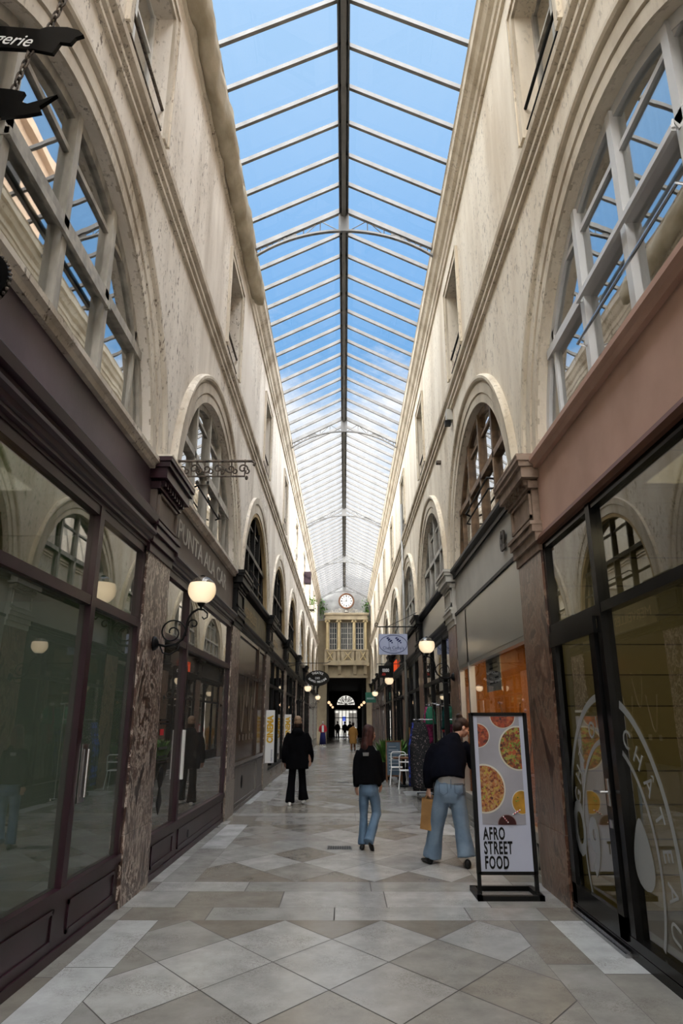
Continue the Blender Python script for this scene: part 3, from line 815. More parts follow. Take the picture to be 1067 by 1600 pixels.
def shop(s, b, lab, frame, fascia, base_m, stiles, transoms, base=0.42, g_low=None, g_up=None, interior=M_dark, depth=2.2, back=None, door=None, cornice=None, fascia_z=(3.62, 4.30), top=3.46, sill_w=0.06, blind=None):
    y0, y1 = PC(b - 1) + HW, PC(b) - HW; c = (y0 + y1) / 2; off = (s * W, c, 0)
    r = thing('shopfront', lab, 'shopfront', off, 'shopfronts of the arcade')
    x = lambda d: s * (W - d)            # positive d stands out into the passage
    near = b <= 3
    m = MB(); m.box(x(-0.10), x(-0.02), y0, y1, fascia_z[0], fascia_z[1]); m.build('fascia', fascia, r, off=off)
    if cornice:
        m = MB(); m.sweepY([(x(-0.1), top), (x(0.0), top), (x(0.0), top + .03), (x(0.03), top + .04), (x(0.03), top + .07), (x(0.05), top + .08), (x(0.06), top + .12), (x(0.09), top + .14), (x(0.09), top + .17), (x(0.0), top + .20), (x(-0.1), top + .2)], y0, y1)
        m.build('cornice', cornice, r, off=off)
    m = MB()
    ys = [y0] + list(stiles) + [y1]
    for i, y in enumerate(ys):
        t = 0.05
        if i == 0: m.box(x(-0.10), x(-0.01), y, y + 0.075, base, top)
        elif i == len(ys) - 1: m.box(x(-0.10), x(-0.01), y - 0.075, y, base, top)
        else: m.box(x(-0.10), x(0.0), y - t, y + t, 0.0 if door else base, top)
    m.box(x(-0.10), x(-0.01), y0, y1, top - 0.08, top + 0.01)
    for z in transoms: m.box(x(-0.10), x(-0.005), y0, y1, z - 0.04, z + 0.04)
    m.box(x(-0.10), x(0.005), y0, y1, base - 0.02, base + 0.05)
    m.build('frame', frame, r, off=off)
    m = MB()
    m.box(x(-0.09), x(-0.015), y0, y1, 0.0, base - 0.02)
    m.box(x(-0.10), x(0.0), y0, y1, 0.0, 0.07)
    for a, e in zip(ys[:-1], ys[1:]):
        if base > 0.25:
            m.box(x(-0.02), x(-0.003), a + 0.16, e - 0.12, 0.12, 0.15); m.box(x(-0.02), x(-0.003), a + 0.16, e - 0.12, base - 0.10, base - 0.07)
            m.box(x(-0.02), x(-0.003), a + 0.16, a + 0.19, 0.12, base - 0.07); m.box(x(-0.02), x(-0.003), e - 0.15, e - 0.12, 0.12, base - 0.07)
    m.build('base_panel', base_m, r, off=off)
    zt = [base] + list(transoms) + [top]
    for a, e in zip(ys[:-1], ys[1:]):
        for j in range(len(zt) - 1):
            gm = (g_up if (j == len(zt) - 2 and len(zt) > 2) else g_low) or G_shop
            m = MB(); m.box(x(-0.055), x(-0.049), a, e, zt[j], zt[j + 1]); m.build('pane', gm, r, off=off)
    # interior shell
    m = MB(); xa, xb = x(-0.11), x(-depth)
    m.box(xa, xb, y0 + 0.01, y0 + 0.05, 0, 3.55); m.box(xa, xb, y1 - 0.05, y1 - 0.01, 0, 3.55); m.box(xa, xb, y0, y1, 3.55, 3.6); m.box(xa, xb, y0, y1, -0.06, 0.0)
    m.build('interior', interior, r, off=off)
    m = MB(); m.box(xb, x(-depth - 0.05), y0 + .01, y1 - .01, 0, 3.6); m.build('interior_back_wall', back or interior, r, off=off)
    r['yy'] = [y0, y1]
    return r, off, x, y0, y1


def grid_tiles():
    m, N, L, P = _new('olive_wall_tiles')
    tc = N.new('ShaderNodeTexCoord'); mp = N.new('ShaderNodeMapping'); mp.inputs['Rotation'].default_value = (0, radians(90), radians(90)); L.new(tc.outputs['Object'], mp.inputs[0])
    sp = N.new('ShaderNodeSeparateXYZ'); L.new(tc.outputs['Object'], sp.inputs[0]); cb = N.new('ShaderNodeCombineXYZ'); L.new(sp.outputs['Y'], cb.inputs[0]); L.new(sp.outputs['Z'], cb.inputs[1])
    br = N.new('ShaderNodeTexBrick'); br.offset = 0; br.inputs['Scale'].default_value = 1.0; br.inputs['Brick Width'].default_value = 0.42; br.inputs['Row Height'].default_value = 0.30
    br.inputs['Mortar Size'].default_value = 0.006; br.inputs['Color1'].default_value = (0.22, 0.19, 0.09, 1); br.inputs['Color2'].default_value = (0.17, 0.15, 0.075, 1); br.inputs['Mortar'].default_value = (0.01, 0.01, 0.01, 1)
    L.new(cb.outputs[0], br.inputs[0]); L.new(br.outputs[0], P.inputs['Base Color']); P.inputs['Roughness'].default_value = 0.35
    return m


M_tiles = grid_tiles()
M_orangeb = mat('orange_wood_wall', (0.55, 0.24, 0.05), 0.6, col2=(0.22, 0.075, 0.015), scale=2.2, stretch=(1, 2.5, 0.35))
M_shopgrey = mat('grey_room', (0.12, 0.12, 0.11), 0.8, var=0.4, scale=0.8)

# ---- left side, bay 0: plum shop with greenish film
r, off, x, y0, y1 = shop(-1, 0, 'plum-painted shopfront with filmed glass, nearest on the left', M_plumd, M_plum, M_plumd, [5.69], [2.62],
                         g_low=G_film, g_up=G_shop, interior=M_green, back=M_green, cornice=M_plumd, fascia_z=(3.64, 4.32), top=3.44)
m = MB(); m.sweepY([(x(-0.1), 3.62), (x(0.03), 3.62), (x(0.05), 3.68), (x(0.09), 3.70), (x(0.10), 3.78), (x(0.05), 3.84), (x(-0.1), 3.86)], y0, y1)
m.build('upper_moulding', M_plumd, r, off=off)
m = MB(); m.box(x(0.0), x(0.012), 5.76, 5.90, 1.04, 1.48); m.tube([(x(0.03), 5.84, 1.08), (x(0.03), 5.84, 1.44)], 0.012, 8); m.build('door_plate', M_steel, r, off=off)
m = MB(); m.box(x(-0.09), x(-0.8), 2.3, 5.3, 2.55, 2.62); m.build('ceiling_beam', mat('pale_beam', (0.5, 0.38, 0.22), 0.7), r, off=off)
ld = bpy.data.lights.new('shop_lamp', 'AREA'); ld.energy = 45; ld.size = 1.5; ld.color = (1, 0.95, 0.8); lo_ = bpy.data.objects.new('shop_ceiling_lamp', ld); link(lo_, r); lo_.location = (-1.1, -0.3, 3.4)
m = MB(); m.lathe([(0.05, 3.1), (0.05, 3.14)], (x(-1.1), 4.6, 0), 12); m.build('spot_lamp', M_bulb2, r, off=off)
r, off, x, y0, y1 = shop(-1, -1, 'plum-painted shopfront behind the photographer on the left', M_plumd, M_plum, M_plumd, [-1.2, 0.4], [2.62], g_low=G_film, cornice=M_plumd)
# ---- left side, bay 1: PUNTA ALA shop
r, off, x, y0, y1 = shop(-1, 1, 'plum shopfront with pale lettering reading PUNTA ALA on its taupe fascia', M_plumd, M_taupe, M_plumd, [9.28], [2.62],
                         g_low=G_film2, g_up=G_shop, interior=M_shopgrey, back=M_shopgrey, cornice=M_plumd, fascia_z=(3.62, 4.32), top=3.42)
m = text_mb('PUNTA ALA CAR', 0.36, (x(0.0) + 0.021, 8.22, 3.86), (0, 1, 0), (0, 0, 1), sx=1.32, extrude=0.003)
m.v = [(x(-0.017), q[1], q[2]) if False else q for q in m.v]
m.build('lettering', mat('pale_lettering', (0.45, 0.42, 0.38), 0.6), r, off=off)
m = MB(); m.box(x(0.0), x(0.03), 9.30, 9.36, 0.95, 1.55); m.build('door_handle', M_white, r, off=off)
# door stickers
dk = mat('sticker_black', (0.01, 0.01, 0.01), 0.6)
m = MB()
for i, (z, h) in enumerate(((1.66, .02), (1.62, .02), (1.34, .03), (1.25, .02), (1.22, .02), (1.19, .02))): m.box(x(-0.045), x(-0.043), 8.32 + (i % 2) * 0.03, 8.72, z, z + h)
m.lathe([(0.11, x(-0.045)), (0.11, x(-0.043))], (0, 8.52, 1.03), 20, axis='x'); m.lathe([(0.02, 0), (0.02, 0.002)], (x(-0.044), 8.52, 0.86), 8, axis='x')
m.poly([(x(-0.044), 8.52, 0.95), (x(-0.044), 8.40, 0.76), (x(-0.044), 8.52, 0.62), (x(-0.044), 8.64, 0.76)])
m.build('door_stickers', dk, r, off=off)
m = MB(); m.box(x(-0.045), x(-0.043), 8.34, 8.50, 1.50, 1.57); m.build('red_sticker', mat('sticker_red', (0.5, 0.02, 0.03), 0.6), r, off=off)
m = MB(); m.lathe([(0.05, x(0.0)), (0.05, x(0.006))], (0, 10.0, 0.22), 14, axis='x'); m.build('vent_disc', M_black, r, off=off)
# ---- left side, bay 2: closed brown front with scroll drawing
r, off, x, y0, y1 = shop(-1, 2, 'closed glossy brown shopfront with white scroll drawings and grey base', M_browng, M_olive, mat('grey_brown_base', (0.16, 0.14, 0.13), 0.45), [17.2], [2.62],
                         base=0.85, g_low=M_browng, g_up=M_browng, cornice=M_blackf, fascia_z=(3.62, 4.2), top=3.42)
m = MB(); wl = mat('chalk_white', (0.16, 0.13, 0.10), 0.7)
for i in range(4):
    yy = 14.6 + i * 0.62
    m.tube([(x(-0.045), yy + 0.55 * t, 2.2 - 0.75 * sin(pi * t) + 0.5 * (i % 2)) for t in [j / 12 for j in range(13)]], 0.012, 4)
for i in range(5): m.box(x(-0.048), x(-0.044), 14.6 + i * 0.5, 14.75 + i * 0.5, 1.28, 1.40)
m.build('scroll_drawing', wl, r, off=off)
m = text_mb('MERVEILLES', 0.30, (x(0.0) + 0.021, 14.2, 3.78), (0, 1, 0), (0, 0, 1), sx=1.3)
m.build('lettering', mat('tan_lettering', (0.30, 0.22, 0.12), 0.6), r, off=off)
m = MB(); m.ell((x(-0.01), 15.0, 0.48), 0.02, 0.10, 0.13); m.build('vent', M_black, r, off=off)
# ---- remaining left bays
col_f = {3: (M_browng, 'dark open-doored shopfront with brown fascia, fourth on the left'), 4: (M_olive, 'dark shopfront with olive fascia, fifth on the left'),
         5: (M_blackf, 'black-framed shopfront, sixth on the left'), 6: (M_taupe, 'grey-framed shopfront, seventh on the left'), 7: (M_greyw, 'pale shopfront, eighth on the left'), 8: (M_greyw, 'pale shopfront, last on the left')}
for b, (fm, lb) in col_f.items():
    c = AC(b)
    fr = M_blackf if b < 7 else M_greyw
    r, off, x, y0, y1 = shop(-1, b, lb, fr, fm, M_stoneb if b < 5 else fr, [c - 1.0, c + 0.6], [2.65], base=0.5 if b > 3 else 0.4, cornice=M_blackf, interior=M_dark, fascia_z=(3.62, 4.25), top=3.42)
    if b in (3, 4):
        m = text_mb('BOUFFES' if b == 4 else 'THEATRE', 0.26, (x(0.0) + 0.021, y0 + 0.6, 3.8), (0, 1, 0), (0, 0, 1), sx=1.3); m.build('lettering', MATS['tan_lettering'], r, off=off)

# ---- right side, bay 0: black front with round window lettering
r, off, x, y0, y1 = shop(1, 0, 'black-framed cafe front under a terracotta fascia, nearest on the right', M_blackg, M_pink, M_blackg, [5.66], [2.55],
                         base=0.10, g_low=G_shop, g_up=G_shop, interior=M_tiles, back=M_tiles, cornice=None, fascia_z=(3.58, 4.34), top=3.48, depth=1.5)
m = MB(); m.sweepY([(x(-0.1), 3.46), (x(0.03), 3.46), (x(0.05), 3.50), (x(0.02), 3.56), (x(-0.1), 3.62)], y0, y1); m.build('fascia_edge', mat('dark_terracotta', (0.12, 0.05, 0.03), 0.5), r, off=off)
m = MB(); m.box(x(0.0), x(0.03), 5.72, 6.98, 2.36, 2.50); m.box(x(-0.02), x(0.02), 5.75, 5.87, 0.1, 2.4); m.box(x(-0.02), x(0.02), 6.85, 6.96, 0.1, 2.4); m.box(x(-0.02), x(0.02), 5.75, 6.96, 0.10, 0.26)
m.build('door_frame', M_blackg, r, off=off)
m = MB(); m.tube([(x(0.02), 5.81, 1.12), (x(0.075), 5.81, 1.12), (x(0.08), 5.95, 1.115)], 0.010, 8); m.box(x(0.019), x(0.026), 5.79, 5.83, 1.02, 1.22); m.box(x(0.019), x(0.026), 5.79, 5.83, 0.86, 0.92); m.build('door_handle', M_steel, r, off=off)
m = MB(); m.box(x(0.0), x(0.05), 5.72, 7.0, 0.003, 0.03); m.box(x(0.01), x(0.02), 5.72, 7.0, 0.03, 0.045); m.build('threshold', M_steel, r, off=off)
XD = x(-0.046)
RC = (5.92, 0.62)          # centre of the round lettering on the glass (y, z)
m = MB()
m2 = MB()
for (ra, rb) in ((1.17, 1.23), (0.84, 0.88)):
    n = 72
    for i in range(n):
        a, a2 = 2 * pi * i / n, 2 * pi * (i + 1) / n
        pts = [(RC[0] + rr * 0.90 * cos(t), RC[1] + rr * 1.03 * sin(t)) for rr, t in ((ra, a), (rb, a), (rb, a2), (ra, a2))]
        if min(p[1] for p in pts) < 0.13 or max(p[0] for p in pts) > y1 - 0.08: continue
        if any(abs(p[0] - 5.66) < 0.05 for p in pts): continue
        m.poly([(XD, p[0], p[1]) for p in pts])
def ring_text(txt, a_start, step, size=0.20, rad=0.93):
    out = []
    for i, chh in enumerate(txt):
        if chh == ' ': continue
        a = radians(a_start - step * i)
        o = (XD, RC[0] - rad * 0.92 * cos(a), RC[1] + rad * 1.03 * sin(a))
        # seen from the passage the viewer's right is -Y
        rgt = Vector((0, -cos(a - pi / 2) * 1.0, sin(a - pi / 2))); upv = Vector((0, -cos(a), sin(a)))
        t = text_mb(chh, size, o, rgt, upv, align='CENTER', extrude=0.001); out.append(t)
    return out
tt = ring_text('GHT OUT', 158, 12) + ring_text('CHÂTEAU DEAU', 62, 13)
tt.append(text_mb('O', 0.62, (XD, 6.95, 0.52), (0, -1, 0), (0, 0, 1), sx=0.62, extrude=0.001, bold=0.02))
tt.append(text_mb('9', 0.62, (XD, 6.55, 0.42), (0, -1, 0), (0, 0, 1), sx=0.8, extrude=0.001, bold=0.02))
tt = [t for t in tt]
leaf = MB(); pp = []
for i in range(24):
    a = 2 * pi * i / 24; pp.append((XD, 5.42 + 0.16 * cos(a) * (1 - 0.4 * sin(a)), 0.74 + 0.24 * sin(a)))
leaf.poly(pp)
m.build('logo_rings', M_decal, r, off=off); leaf.build('logo_leaf', M_decal, r, off=off); merge(*tt[:-2]).build('logo_lettering', M_decal, r, off=off); merge(*tt[-2:]).build('logo_numerals', M_decal, r, off=off)
ld = bpy.data.lights.new('cafe_lamp', 'AREA'); ld.energy = 60; ld.size = 1.2; ld.color = (1, 0.85, 0.55); lo_ = bpy.data.objects.new('cafe_ceiling_lamp', ld); link(lo_, r); lo_.location = (0.8, -0.3, 3.4)
shop(1, -1, 'black-framed shopfront behind the photographer on the right', M_blackg, M_pink, M_blackg, [-1.2, 0.4], [2.55], base=0.2)
# ---- right side, bay 1: orange-lit shop with silver panel
r, off, x, y0, y1 = shop(1, 1, 'shopfront with brushed silver panel and warm orange interior, second on the right', M_silver, M_greyw, M_silver, [11.85], [2.60],
                         base=0.45, g_low=G_clear, g_up=M_silver, interior=M_orangeb, back=M_orangeb, fascia_z=(3.60, 4.30), top=3.55, depth=1.6)
m = MB(); m.box(x(-0.03), x(0.0), y0, y1, 2.62, 3.54); m.build('silver_panel', M_silver, r, off=off)
m = MB(); m.box(x(0.0), x(0.02), y0, y1, 3.55, 3.60); m.box(x(0.0), x(0.03), y0, y1, 4.24, 4.30); m.build('fascia_trim', M_blackf, r, off=off)
m = text_mb('62', 0.34, (x(0.01), 8.86, 3.82), (0, -1, 0), (0, 0, 1), sx=0.75, extrude=0.012, bold=0.015); m.build('house_number', mat('dark_bronze', (0.05, 0.04, 0.035), 0.5), r, off=off)
for (yy, dx) in ((8.6, .5), (9.3, .4), (9.9, .8), (10.5, .5), (11.1, .8), (11.7, .5), (12.3, .7), (8.9, 1.0), (9.6, 1.2)):
    m = MB(); m.lathe([(0.055, 3.0), (0.055, 3.03)], (x(-dx), yy, 0), 12); m.build('spot_lamp', M_bulb, r, off=off)
m = MB(); m.box(x(-0.3), x(-1.5), y0, y1, 3.03, 3.08); m.build('lowered_ceiling', M_roomc, r, off=off)
for yy in (9.2, 11.4):
    ld = bpy.data.lights.new('shop_spot', 'AREA'); ld.energy = 26; ld.size = 0.9; ld.color = (1, 0.66, 0.30); lo_ = bpy.data.objects.new('shop_ceiling_lamp', ld); link(lo_, r); lo_.location = (0.65, yy - off[1], 2.98)
m = MB(); m.box(x(-0.085), x(-0.075), 9.75, 10.75, 2.08, 2.56); m.build('hanging_notice', mat('grey_notice', (0.35, 0.34, 0.31), 0.7), r, off=off)
m = MB()
for i in range(5): m.box(x(-0.074), x(-0.072), 9.95 - 0.05 * (i % 2), 10.5, 2.18 + i * 0.07, 2.205 + i * 0.07)
m.build('notice_lettering', dk, r, off=off)
# branch decoration with small blossoms, seen above the food sign
m = MB(); m2 = MB(); rd = random.Random(5)
for i in range(7):
    p = Vector((x(-0.35), 8.6 + i * 0.28, 0.5)); P = [p.copy()]
    d = Vector((0, rd.uniform(-.2, .2), 1))
    for j in range(9):
        d += Vector((rd.uniform(-.05, .1), rd.uniform(-.45, .45), rd.uniform(-.2, .2))); d.normalize(); p = p + d * 0.22; P.append(p.copy())
        if j > 3:
            q = p + Vector((rd.uniform(0, .1), rd.uniform(-.12, .12), rd.uniform(-.1, .1))); m2.ell(q, .022, .022, .022, 6, 4)
    m.tube(P, [0.016 - 0.0012 * k for k in range(10)], 5)
m.build('branches', mat('dark_twig', (0.03, 0.015, 0.008), 0.7), r, off=off); m2.build('blossoms', mat('lilac_blossom', (0.55, 0.40, 0.55), 0.6), r, off=off)
# ---- right side remaining bays
right = {2: (M_silver, M_blackf, 'black-framed clothes shopfront, third on the right'), 3: (M_taupe, M_blackf, 'dark wooden shopfront, fourth on the right'),
         4: (M_browng, M_blackf, 'dark restaurant front with red sign, fifth on the right'), 5: (M_blackf, M_blackf, 'dark glazed shopfront, sixth on the right'),
         6: (M_taupe, M_taupe, 'brown shopfront, seventh on the right'), 7: (M_taupe, M_taupe, 'brown shopfront, eighth on the right'), 8: (M_olive, M_taupe, 'shopfront beside the clock pavilion on the right')}
for b, (fm, fr, lb) in right.items():
    c = AC(b)
    r, off, x, y0, y1 = shop(1, b, lb, fr, fm, fr, [c - 1.2, c + 0.9], [2.55], base=0.35, cornice=M_blackf, interior=M_shopgrey if b == 2 else M_dark, fascia_z=(3.62, 4.25), top=3.42)
    if b == 2:
        m = MB(); m.box(x(-0.085), x(-0.08), y0 + 0.1, y1 - 0.2, 0.5, 1.4); m.build('window_backing', mat('sage_board', (0.20, 0.24, 0.22), 0.7), r, off=off)
    if b == 4:
        m = text_mb('RESTO', 0.5, (x(0.06), y0 + 3.2, 3.62), (0, -1, 0), (0, 0, 1), extrude=0.02, bold=0.02); m.build('red_lettering', emis('red_neon', (0.9, 0.10, 0.03), 0.7), r, off=off)
# small numeral plate on the third right front
# downpipe and cables on the right
m = MB(); m.tube([(2.02, 23.0, 0), (2.02, 23.0, 9.0)], 0.05, 10)
tag(m.build('downpipe', mat('grey_zinc', (0.30, 0.29, 0.27), 0.45, metal=0.4), smooth=True), 'tall grey downpipe on the right wall behind the cafe table', 'pipe')
# small box sensors on the right wall
m = MB(); m.box(1.98, 2.10, 12.05, 12.22, 7.22, 7.44); o = m.build('wall_sensor', M_greyw); tag(o, 'grey sensor box fixed under the string course on the right wall', 'sensor')
MB().box(1.95, 2.06, 12.08, 12.18, 7.12, 7.22).build('lens_housing', M_blackf, o)
m = MB(); m.box(2.0, 2.1, 13.8, 13.92, 7.0, 7.06); tag(m.build('bolt_stub', M_iron), 'small rusty iron stub sticking out of the right wall', 'iron stub')

# ------------------------------------------------------------------ globe lamps


def globe_lamp(s, k, label):
    y = PC(k); off = (s * W, y, 2.47); r = thing('globe_lamp', label, 'wall lamp', off, 'scroll-bracket globe lamps on the piers')
    X = lambda d: s * (W - d)
    m = MB(); m.lathe([(0.02, X(0.07)), (0.05, X(0.06)), (0.075, X(0.035)), (0.08, X(0.012))], (0, y, 2.47), 16, axis='x'); m.build('wall_rosette', M_black, r, off=off, smooth=True)
    m = MB()
    ux, uz = (-s, 0, 0), (0, 0, 1)
    # main arm: out from the wall, up and over to the globe
    A = [(X(0.03), y, 2.47), (X(0.14), y, 2.44), (X(0.26), y, 2.46), (X(0.33), y, 2.52), (X(0.36), y, 2.60), (X(0.365), y, 2.68), (X(0.38), y, 2.75), (X(0.42), y, 2.81), (X(0.48), y, 2.845), (X(0.54), y, 2.84), (X(0.585), y, 2.80), (X(0.585), y, 2.755), (X(0.55), y, 2.735), (X(0.528), y, 2.76)]
    m.tube(A, [0.014] * 6 + [0.013] * 3 + [0.011, 0.010, 0.009, 0.008, 0.008], 8)
    m.tube(spiral((X(0.21), y, 2.59), 0.155, 0.025, -15, 560, ux, uz, 40), 0.009, 6)
    m.tube(spiral((X(0.44), y, 2.68), 0.06, 0.015, 200, -170, ux, uz, 20), 0.008, 6)
    m.tube([(X(0.08), y, 2.46), (X(0.12), y, 2.37), (X(0.20), y, 2.35), (X(0.28), y, 2.40), (X(0.30), y, 2.47)], 0.009, 6)
    m.build('scroll_arm', M_black, r, off=off, smooth=True)
    gx = X(0.51); gz = 3.06; R = 0.155
    m = MB(); m.lathe([(0.012, 2.84), (0.014, 2.87), (0.035, 2.885), (0.055, 2.925), (0.06, 2.94), (0.03, 2.945)], (gx, y, 0), 16); m.build('cup', M_black, r, off=off, smooth=True)
    th0 = radians(28)
    m = MB(); prof = [(R * cos(t), gz + R * sin(t)) for t in [(-pi / 2 + 0.25) + (th0 + pi / 2 - 0.25) * i / 12 for i in range(13)]]
    m.lathe(prof, (gx, y, 0), 28)
    m.f = [f for f in m.f if len(f) == 4]
    m.build('frosted_globe', M_frost, r, off=off, smooth=True)
    m = MB(); prof = [(max(0.004, R * cos(t)), gz + R * sin(t)) for t in [th0 + (pi / 2 - th0) * i / 7 for i in range(8)]]
    m.lathe(prof, (gx, y, 0), 28); m.f = [f for f in m.f if len(f) == 4]
    m.build('clear_top', G_clear, r, off=off, smooth=True)
    m = MB(); m.ell((gx, y, gz + 0.0), 0.035, 0.035, 0.045); m.build('bulb', M_bulb, r, off=off)
    m = MB(); m.lathe([(0.025, gz + 0.152), (0.03, gz + 0.16), (0.01, gz + 0.17)], (gx, y, 0), 12); m.build('cap', M_black, r, off=off)
    return r


globe_lamp(-1, 0, 'lit globe lamp on a black scroll bracket, nearest lamp on the left')
globe_lamp(-1, 4, 'lit globe lamp just below the oval theatre sign on the left')
globe_lamp(-1, 6, 'small lit globe lamp to the right of the one below the theatre sign')
globe_lamp(1, 1, 'lit globe lamp on a scroll bracket above the clothes rack on the right')
globe_lamp(1, 3, 'lit globe lamp below the small black box sign on the right')
globe_lamp(1, 5, 'small lit globe lamp beside the green shop sign on the right')

# ------------------------------------------------------------------ hanging signs
# ornate empty bracket on the first left pier
off = (-W, 7.9, 4.6); r = thing('sign_bracket', 'rusty ornate iron sign bracket reaching out beside the second left arch', 'bracket', off)
m = MB(); m.tube([(-2.12, 7.9, 4.74), (-1.14, 7.9, 4.74), (-1.10, 7.9, 4.71), (-1.12, 7.9, 4.68)], 0.017, 8); m.tube([(-2.12, 7.9, 4.54), (-1.22, 7.9, 4.54)], 0.011, 8)
m.ell((-1.20, 7.9, 4.52), .02, .02, .03, 8, 6)
for i in range(6): xx = -2.05 + i * 0.165; m.tube([(xx, 7.9, 4.54), (xx, 7.9, 4.76)], 0.008, 6)
m.build('rails', M_iron, r, off=off)
m = MB()
for i in range(6):
    xx = -2.0 + i * 0.15
    m.tube(spiral((xx, 7.9, 4.64), 0.06, 0.012, 0 if i % 2 else 180, 420 if i % 2 else 600, (1, 0, 0), (0, 0, 1), 22), 0.011, 5)
    m.tube(spiral((xx + 0.05, 7.9, 4.60), 0.035, 0.01, 90, -260, (1, 0, 0), (0, 0, 1), 16), 0.010, 5)
m.build('scrollwork', M_iron, r, off=off)


def outline_plate(pts, y, t=0.012):
    m = MB(); m.loft([[(a, y - t, b) for a, b in pts], [(a, y + t, b) for a, b in pts]]); return m


# clockmaker's swallow-tailed signs, upper left, on one chain
def swallow(name, lab, pts, y, off, txts):
    m = outline_plate([(a + off[0], b + off[2]) for a, b in pts], y)
    o = m.build(name, M_blackg); tag(o, lab, 'sign')
    for (t, sz, ox, oz, rt, up, sh) in txts:
        text_mb(t, sz, (ox, y - 0.014, oz), rt, up, extrude=0.001, shear=sh, sx=0.9).build('lettering', M_white, o)
    return o


YS = 3.0
swallow('hanging_sign', 'black swallow-tailed sign with white script ending in agerie, top left', [(-0.8, 0.0), (-0.35, 0.02), (0.02, 0.015), (0.24, -0.01), (0.28, 0.01), (0.40, 0.005), (0.47, -0.02), (0.50, -0.055), (0.455, -0.075), (0.43, -0.12), (0.37, -0.11), (0.335, -0.195), (0.22, -0.165), (0.02, -0.15), (-0.35, -0.16), (-0.8, -0.2)], YS, (-2.02, 0, 5.545),
        [('Horlogerie', 0.125, -2.32, 5.475, (1, 0, -0.16), (0.16, 0, 1), 0.45)])
swallow('hanging_sign', 'black fish-tailed sign with white lettering hanging lowest at top left', [(-0.7, 0.0), (-0.2, 0.035), (0.10, 0.0), (0.175, -0.02), (0.15, -0.085), (0.20, -0.105), (0.28, -0.075), (0.36, -0.04), (0.27, -0.125), (0.285, -0.165), (0.20, -0.185), (0.05, -0.20), (-0.3, -0.19), (-0.7, -0.16)], YS, (-1.98, 0, 5.08),
        [('HL', 0.20, -2.20, 4.955, (1, 0, -0.05), (0.05, 0, 1), 0.4)])


def chain(P0, P1, n, lab):
    P0 = Vector(P0); P1 = Vector(P1); d = (P1 - P0).normalized(); L = (P1 - P0).length / n; m = MB()
    a = d.cross(Vector((0, 1, 0))).normalized(); b2 = Vector((0, 1, 0))
    for i in range(n):
        c = P0 + (P1 - P0) * ((i + .5) / n); u = a if i % 2 == 0 else b2
        P = [c + d * (L * 0.68 * cos(t)) + u * (L * 0.34 * sin(t)) for t in [2 * pi * k / 12 for k in range(13)]]
        m.tube(P, L * 0.13, 6)
    return tag(m.build('chain', M_iron, smooth=True), lab, 'chain')


chain((-1.58, YS, 6.15), (-1.735, YS, 5.55), 13, 'rusty chain rising from the top black sign, upper left')
chain((-1.815, YS, 5.40), (-1.88, YS, 5.08), 7, 'short rusty chain between the two black signs, upper left')
chain((-1.935, YS, 4.90), (-2.02, YS, 4.55), 8, 'rusty chain below the lower black sign at the left edge')
# round sign at the left edge
m = MB(); m.lathe([(0.165, -0.02), (0.165, 0.02)], (0, 0, 0), 30, axis='y'); m.v = [(a - 1.885, b + YS, c + 3.83) for a, b, c in m.v]
o = m.build('watch_sign', M_blackg); tag(o, 'black round studded sign cut off by the left edge of the picture', 'sign')
m = MB()
for i in range(36): a = 2 * pi * i / 36; m.ell((-1.885 + .168 * cos(a), YS, 3.83 + .168 * sin(a)), .01, .01, .01, 6, 4)
m.build('studs', M_iron, o)

# theatre oval sign
off = (-W, 24.9, 3.64); r = thing('oval_sign', 'black oval hanging sign reading THEATRE DES BOUFFES PARISIENS', 'sign', off)
m = MB(); m.tube([(-2.2, 24.9, 3.66), (-0.62, 24.9, 3.66), (-0.5, 24.9, 3.72)], 0.014, 6); m.tube([(-2.15, 24.9, 3.5), (-1.5, 24.9, 3.66)], 0.01, 6)
for xx in (-1.2, -0.7): m.tube([(xx, 24.9, 3.66), (xx, 24.9, 3.36)], 0.006, 5)
m.build('bracket', M_black, r, off=off)
m = MB(); pts = [(-0.95 + 0.42 * cos(2 * pi * i / 40), 3.13 + 0.27 * sin(2 * pi * i / 40)) for i in range(40)]; outline_plate(pts, 24.9, 0.02).build('board', M_blackg, r, off=off)
T = [text_mb('DES', 0.10, (-0.95, 24.875, 3.10), (1, 0, 0), (0, 0, 1), align='CENTER')]
for txt, rad, zc, sg, st in (('THEATRE', 0.42, 2.86, 1, 7.5), ('BOUFFES PARISIENS', 0.46, 3.43, -1, 5.4)):
    n = len(txt)
    for i, chh in enumerate(txt):
        if chh == ' ': continue
        a = radians((i - (n - 1) / 2) * st)
        if sg > 0: o2 = (-0.95 + rad * sin(a), 24.875, zc + rad * cos(a)); rt = (cos(a), 0, -sin(a)); up = (sin(a), 0, cos(a))
        else: o2 = (-0.95 + rad * sin(a), 24.875, zc - rad * cos(a)); rt = (cos(a), 0, sin(a)); up = (-sin(a), 0, cos(a))
        T.append(text_mb(chh, 0.115 if sg > 0 else 0.10, o2, rt, up, align='CENTER', sx=0.8, bold=0.002))
merge(*T).build('lettering', M_white, r, off=off)

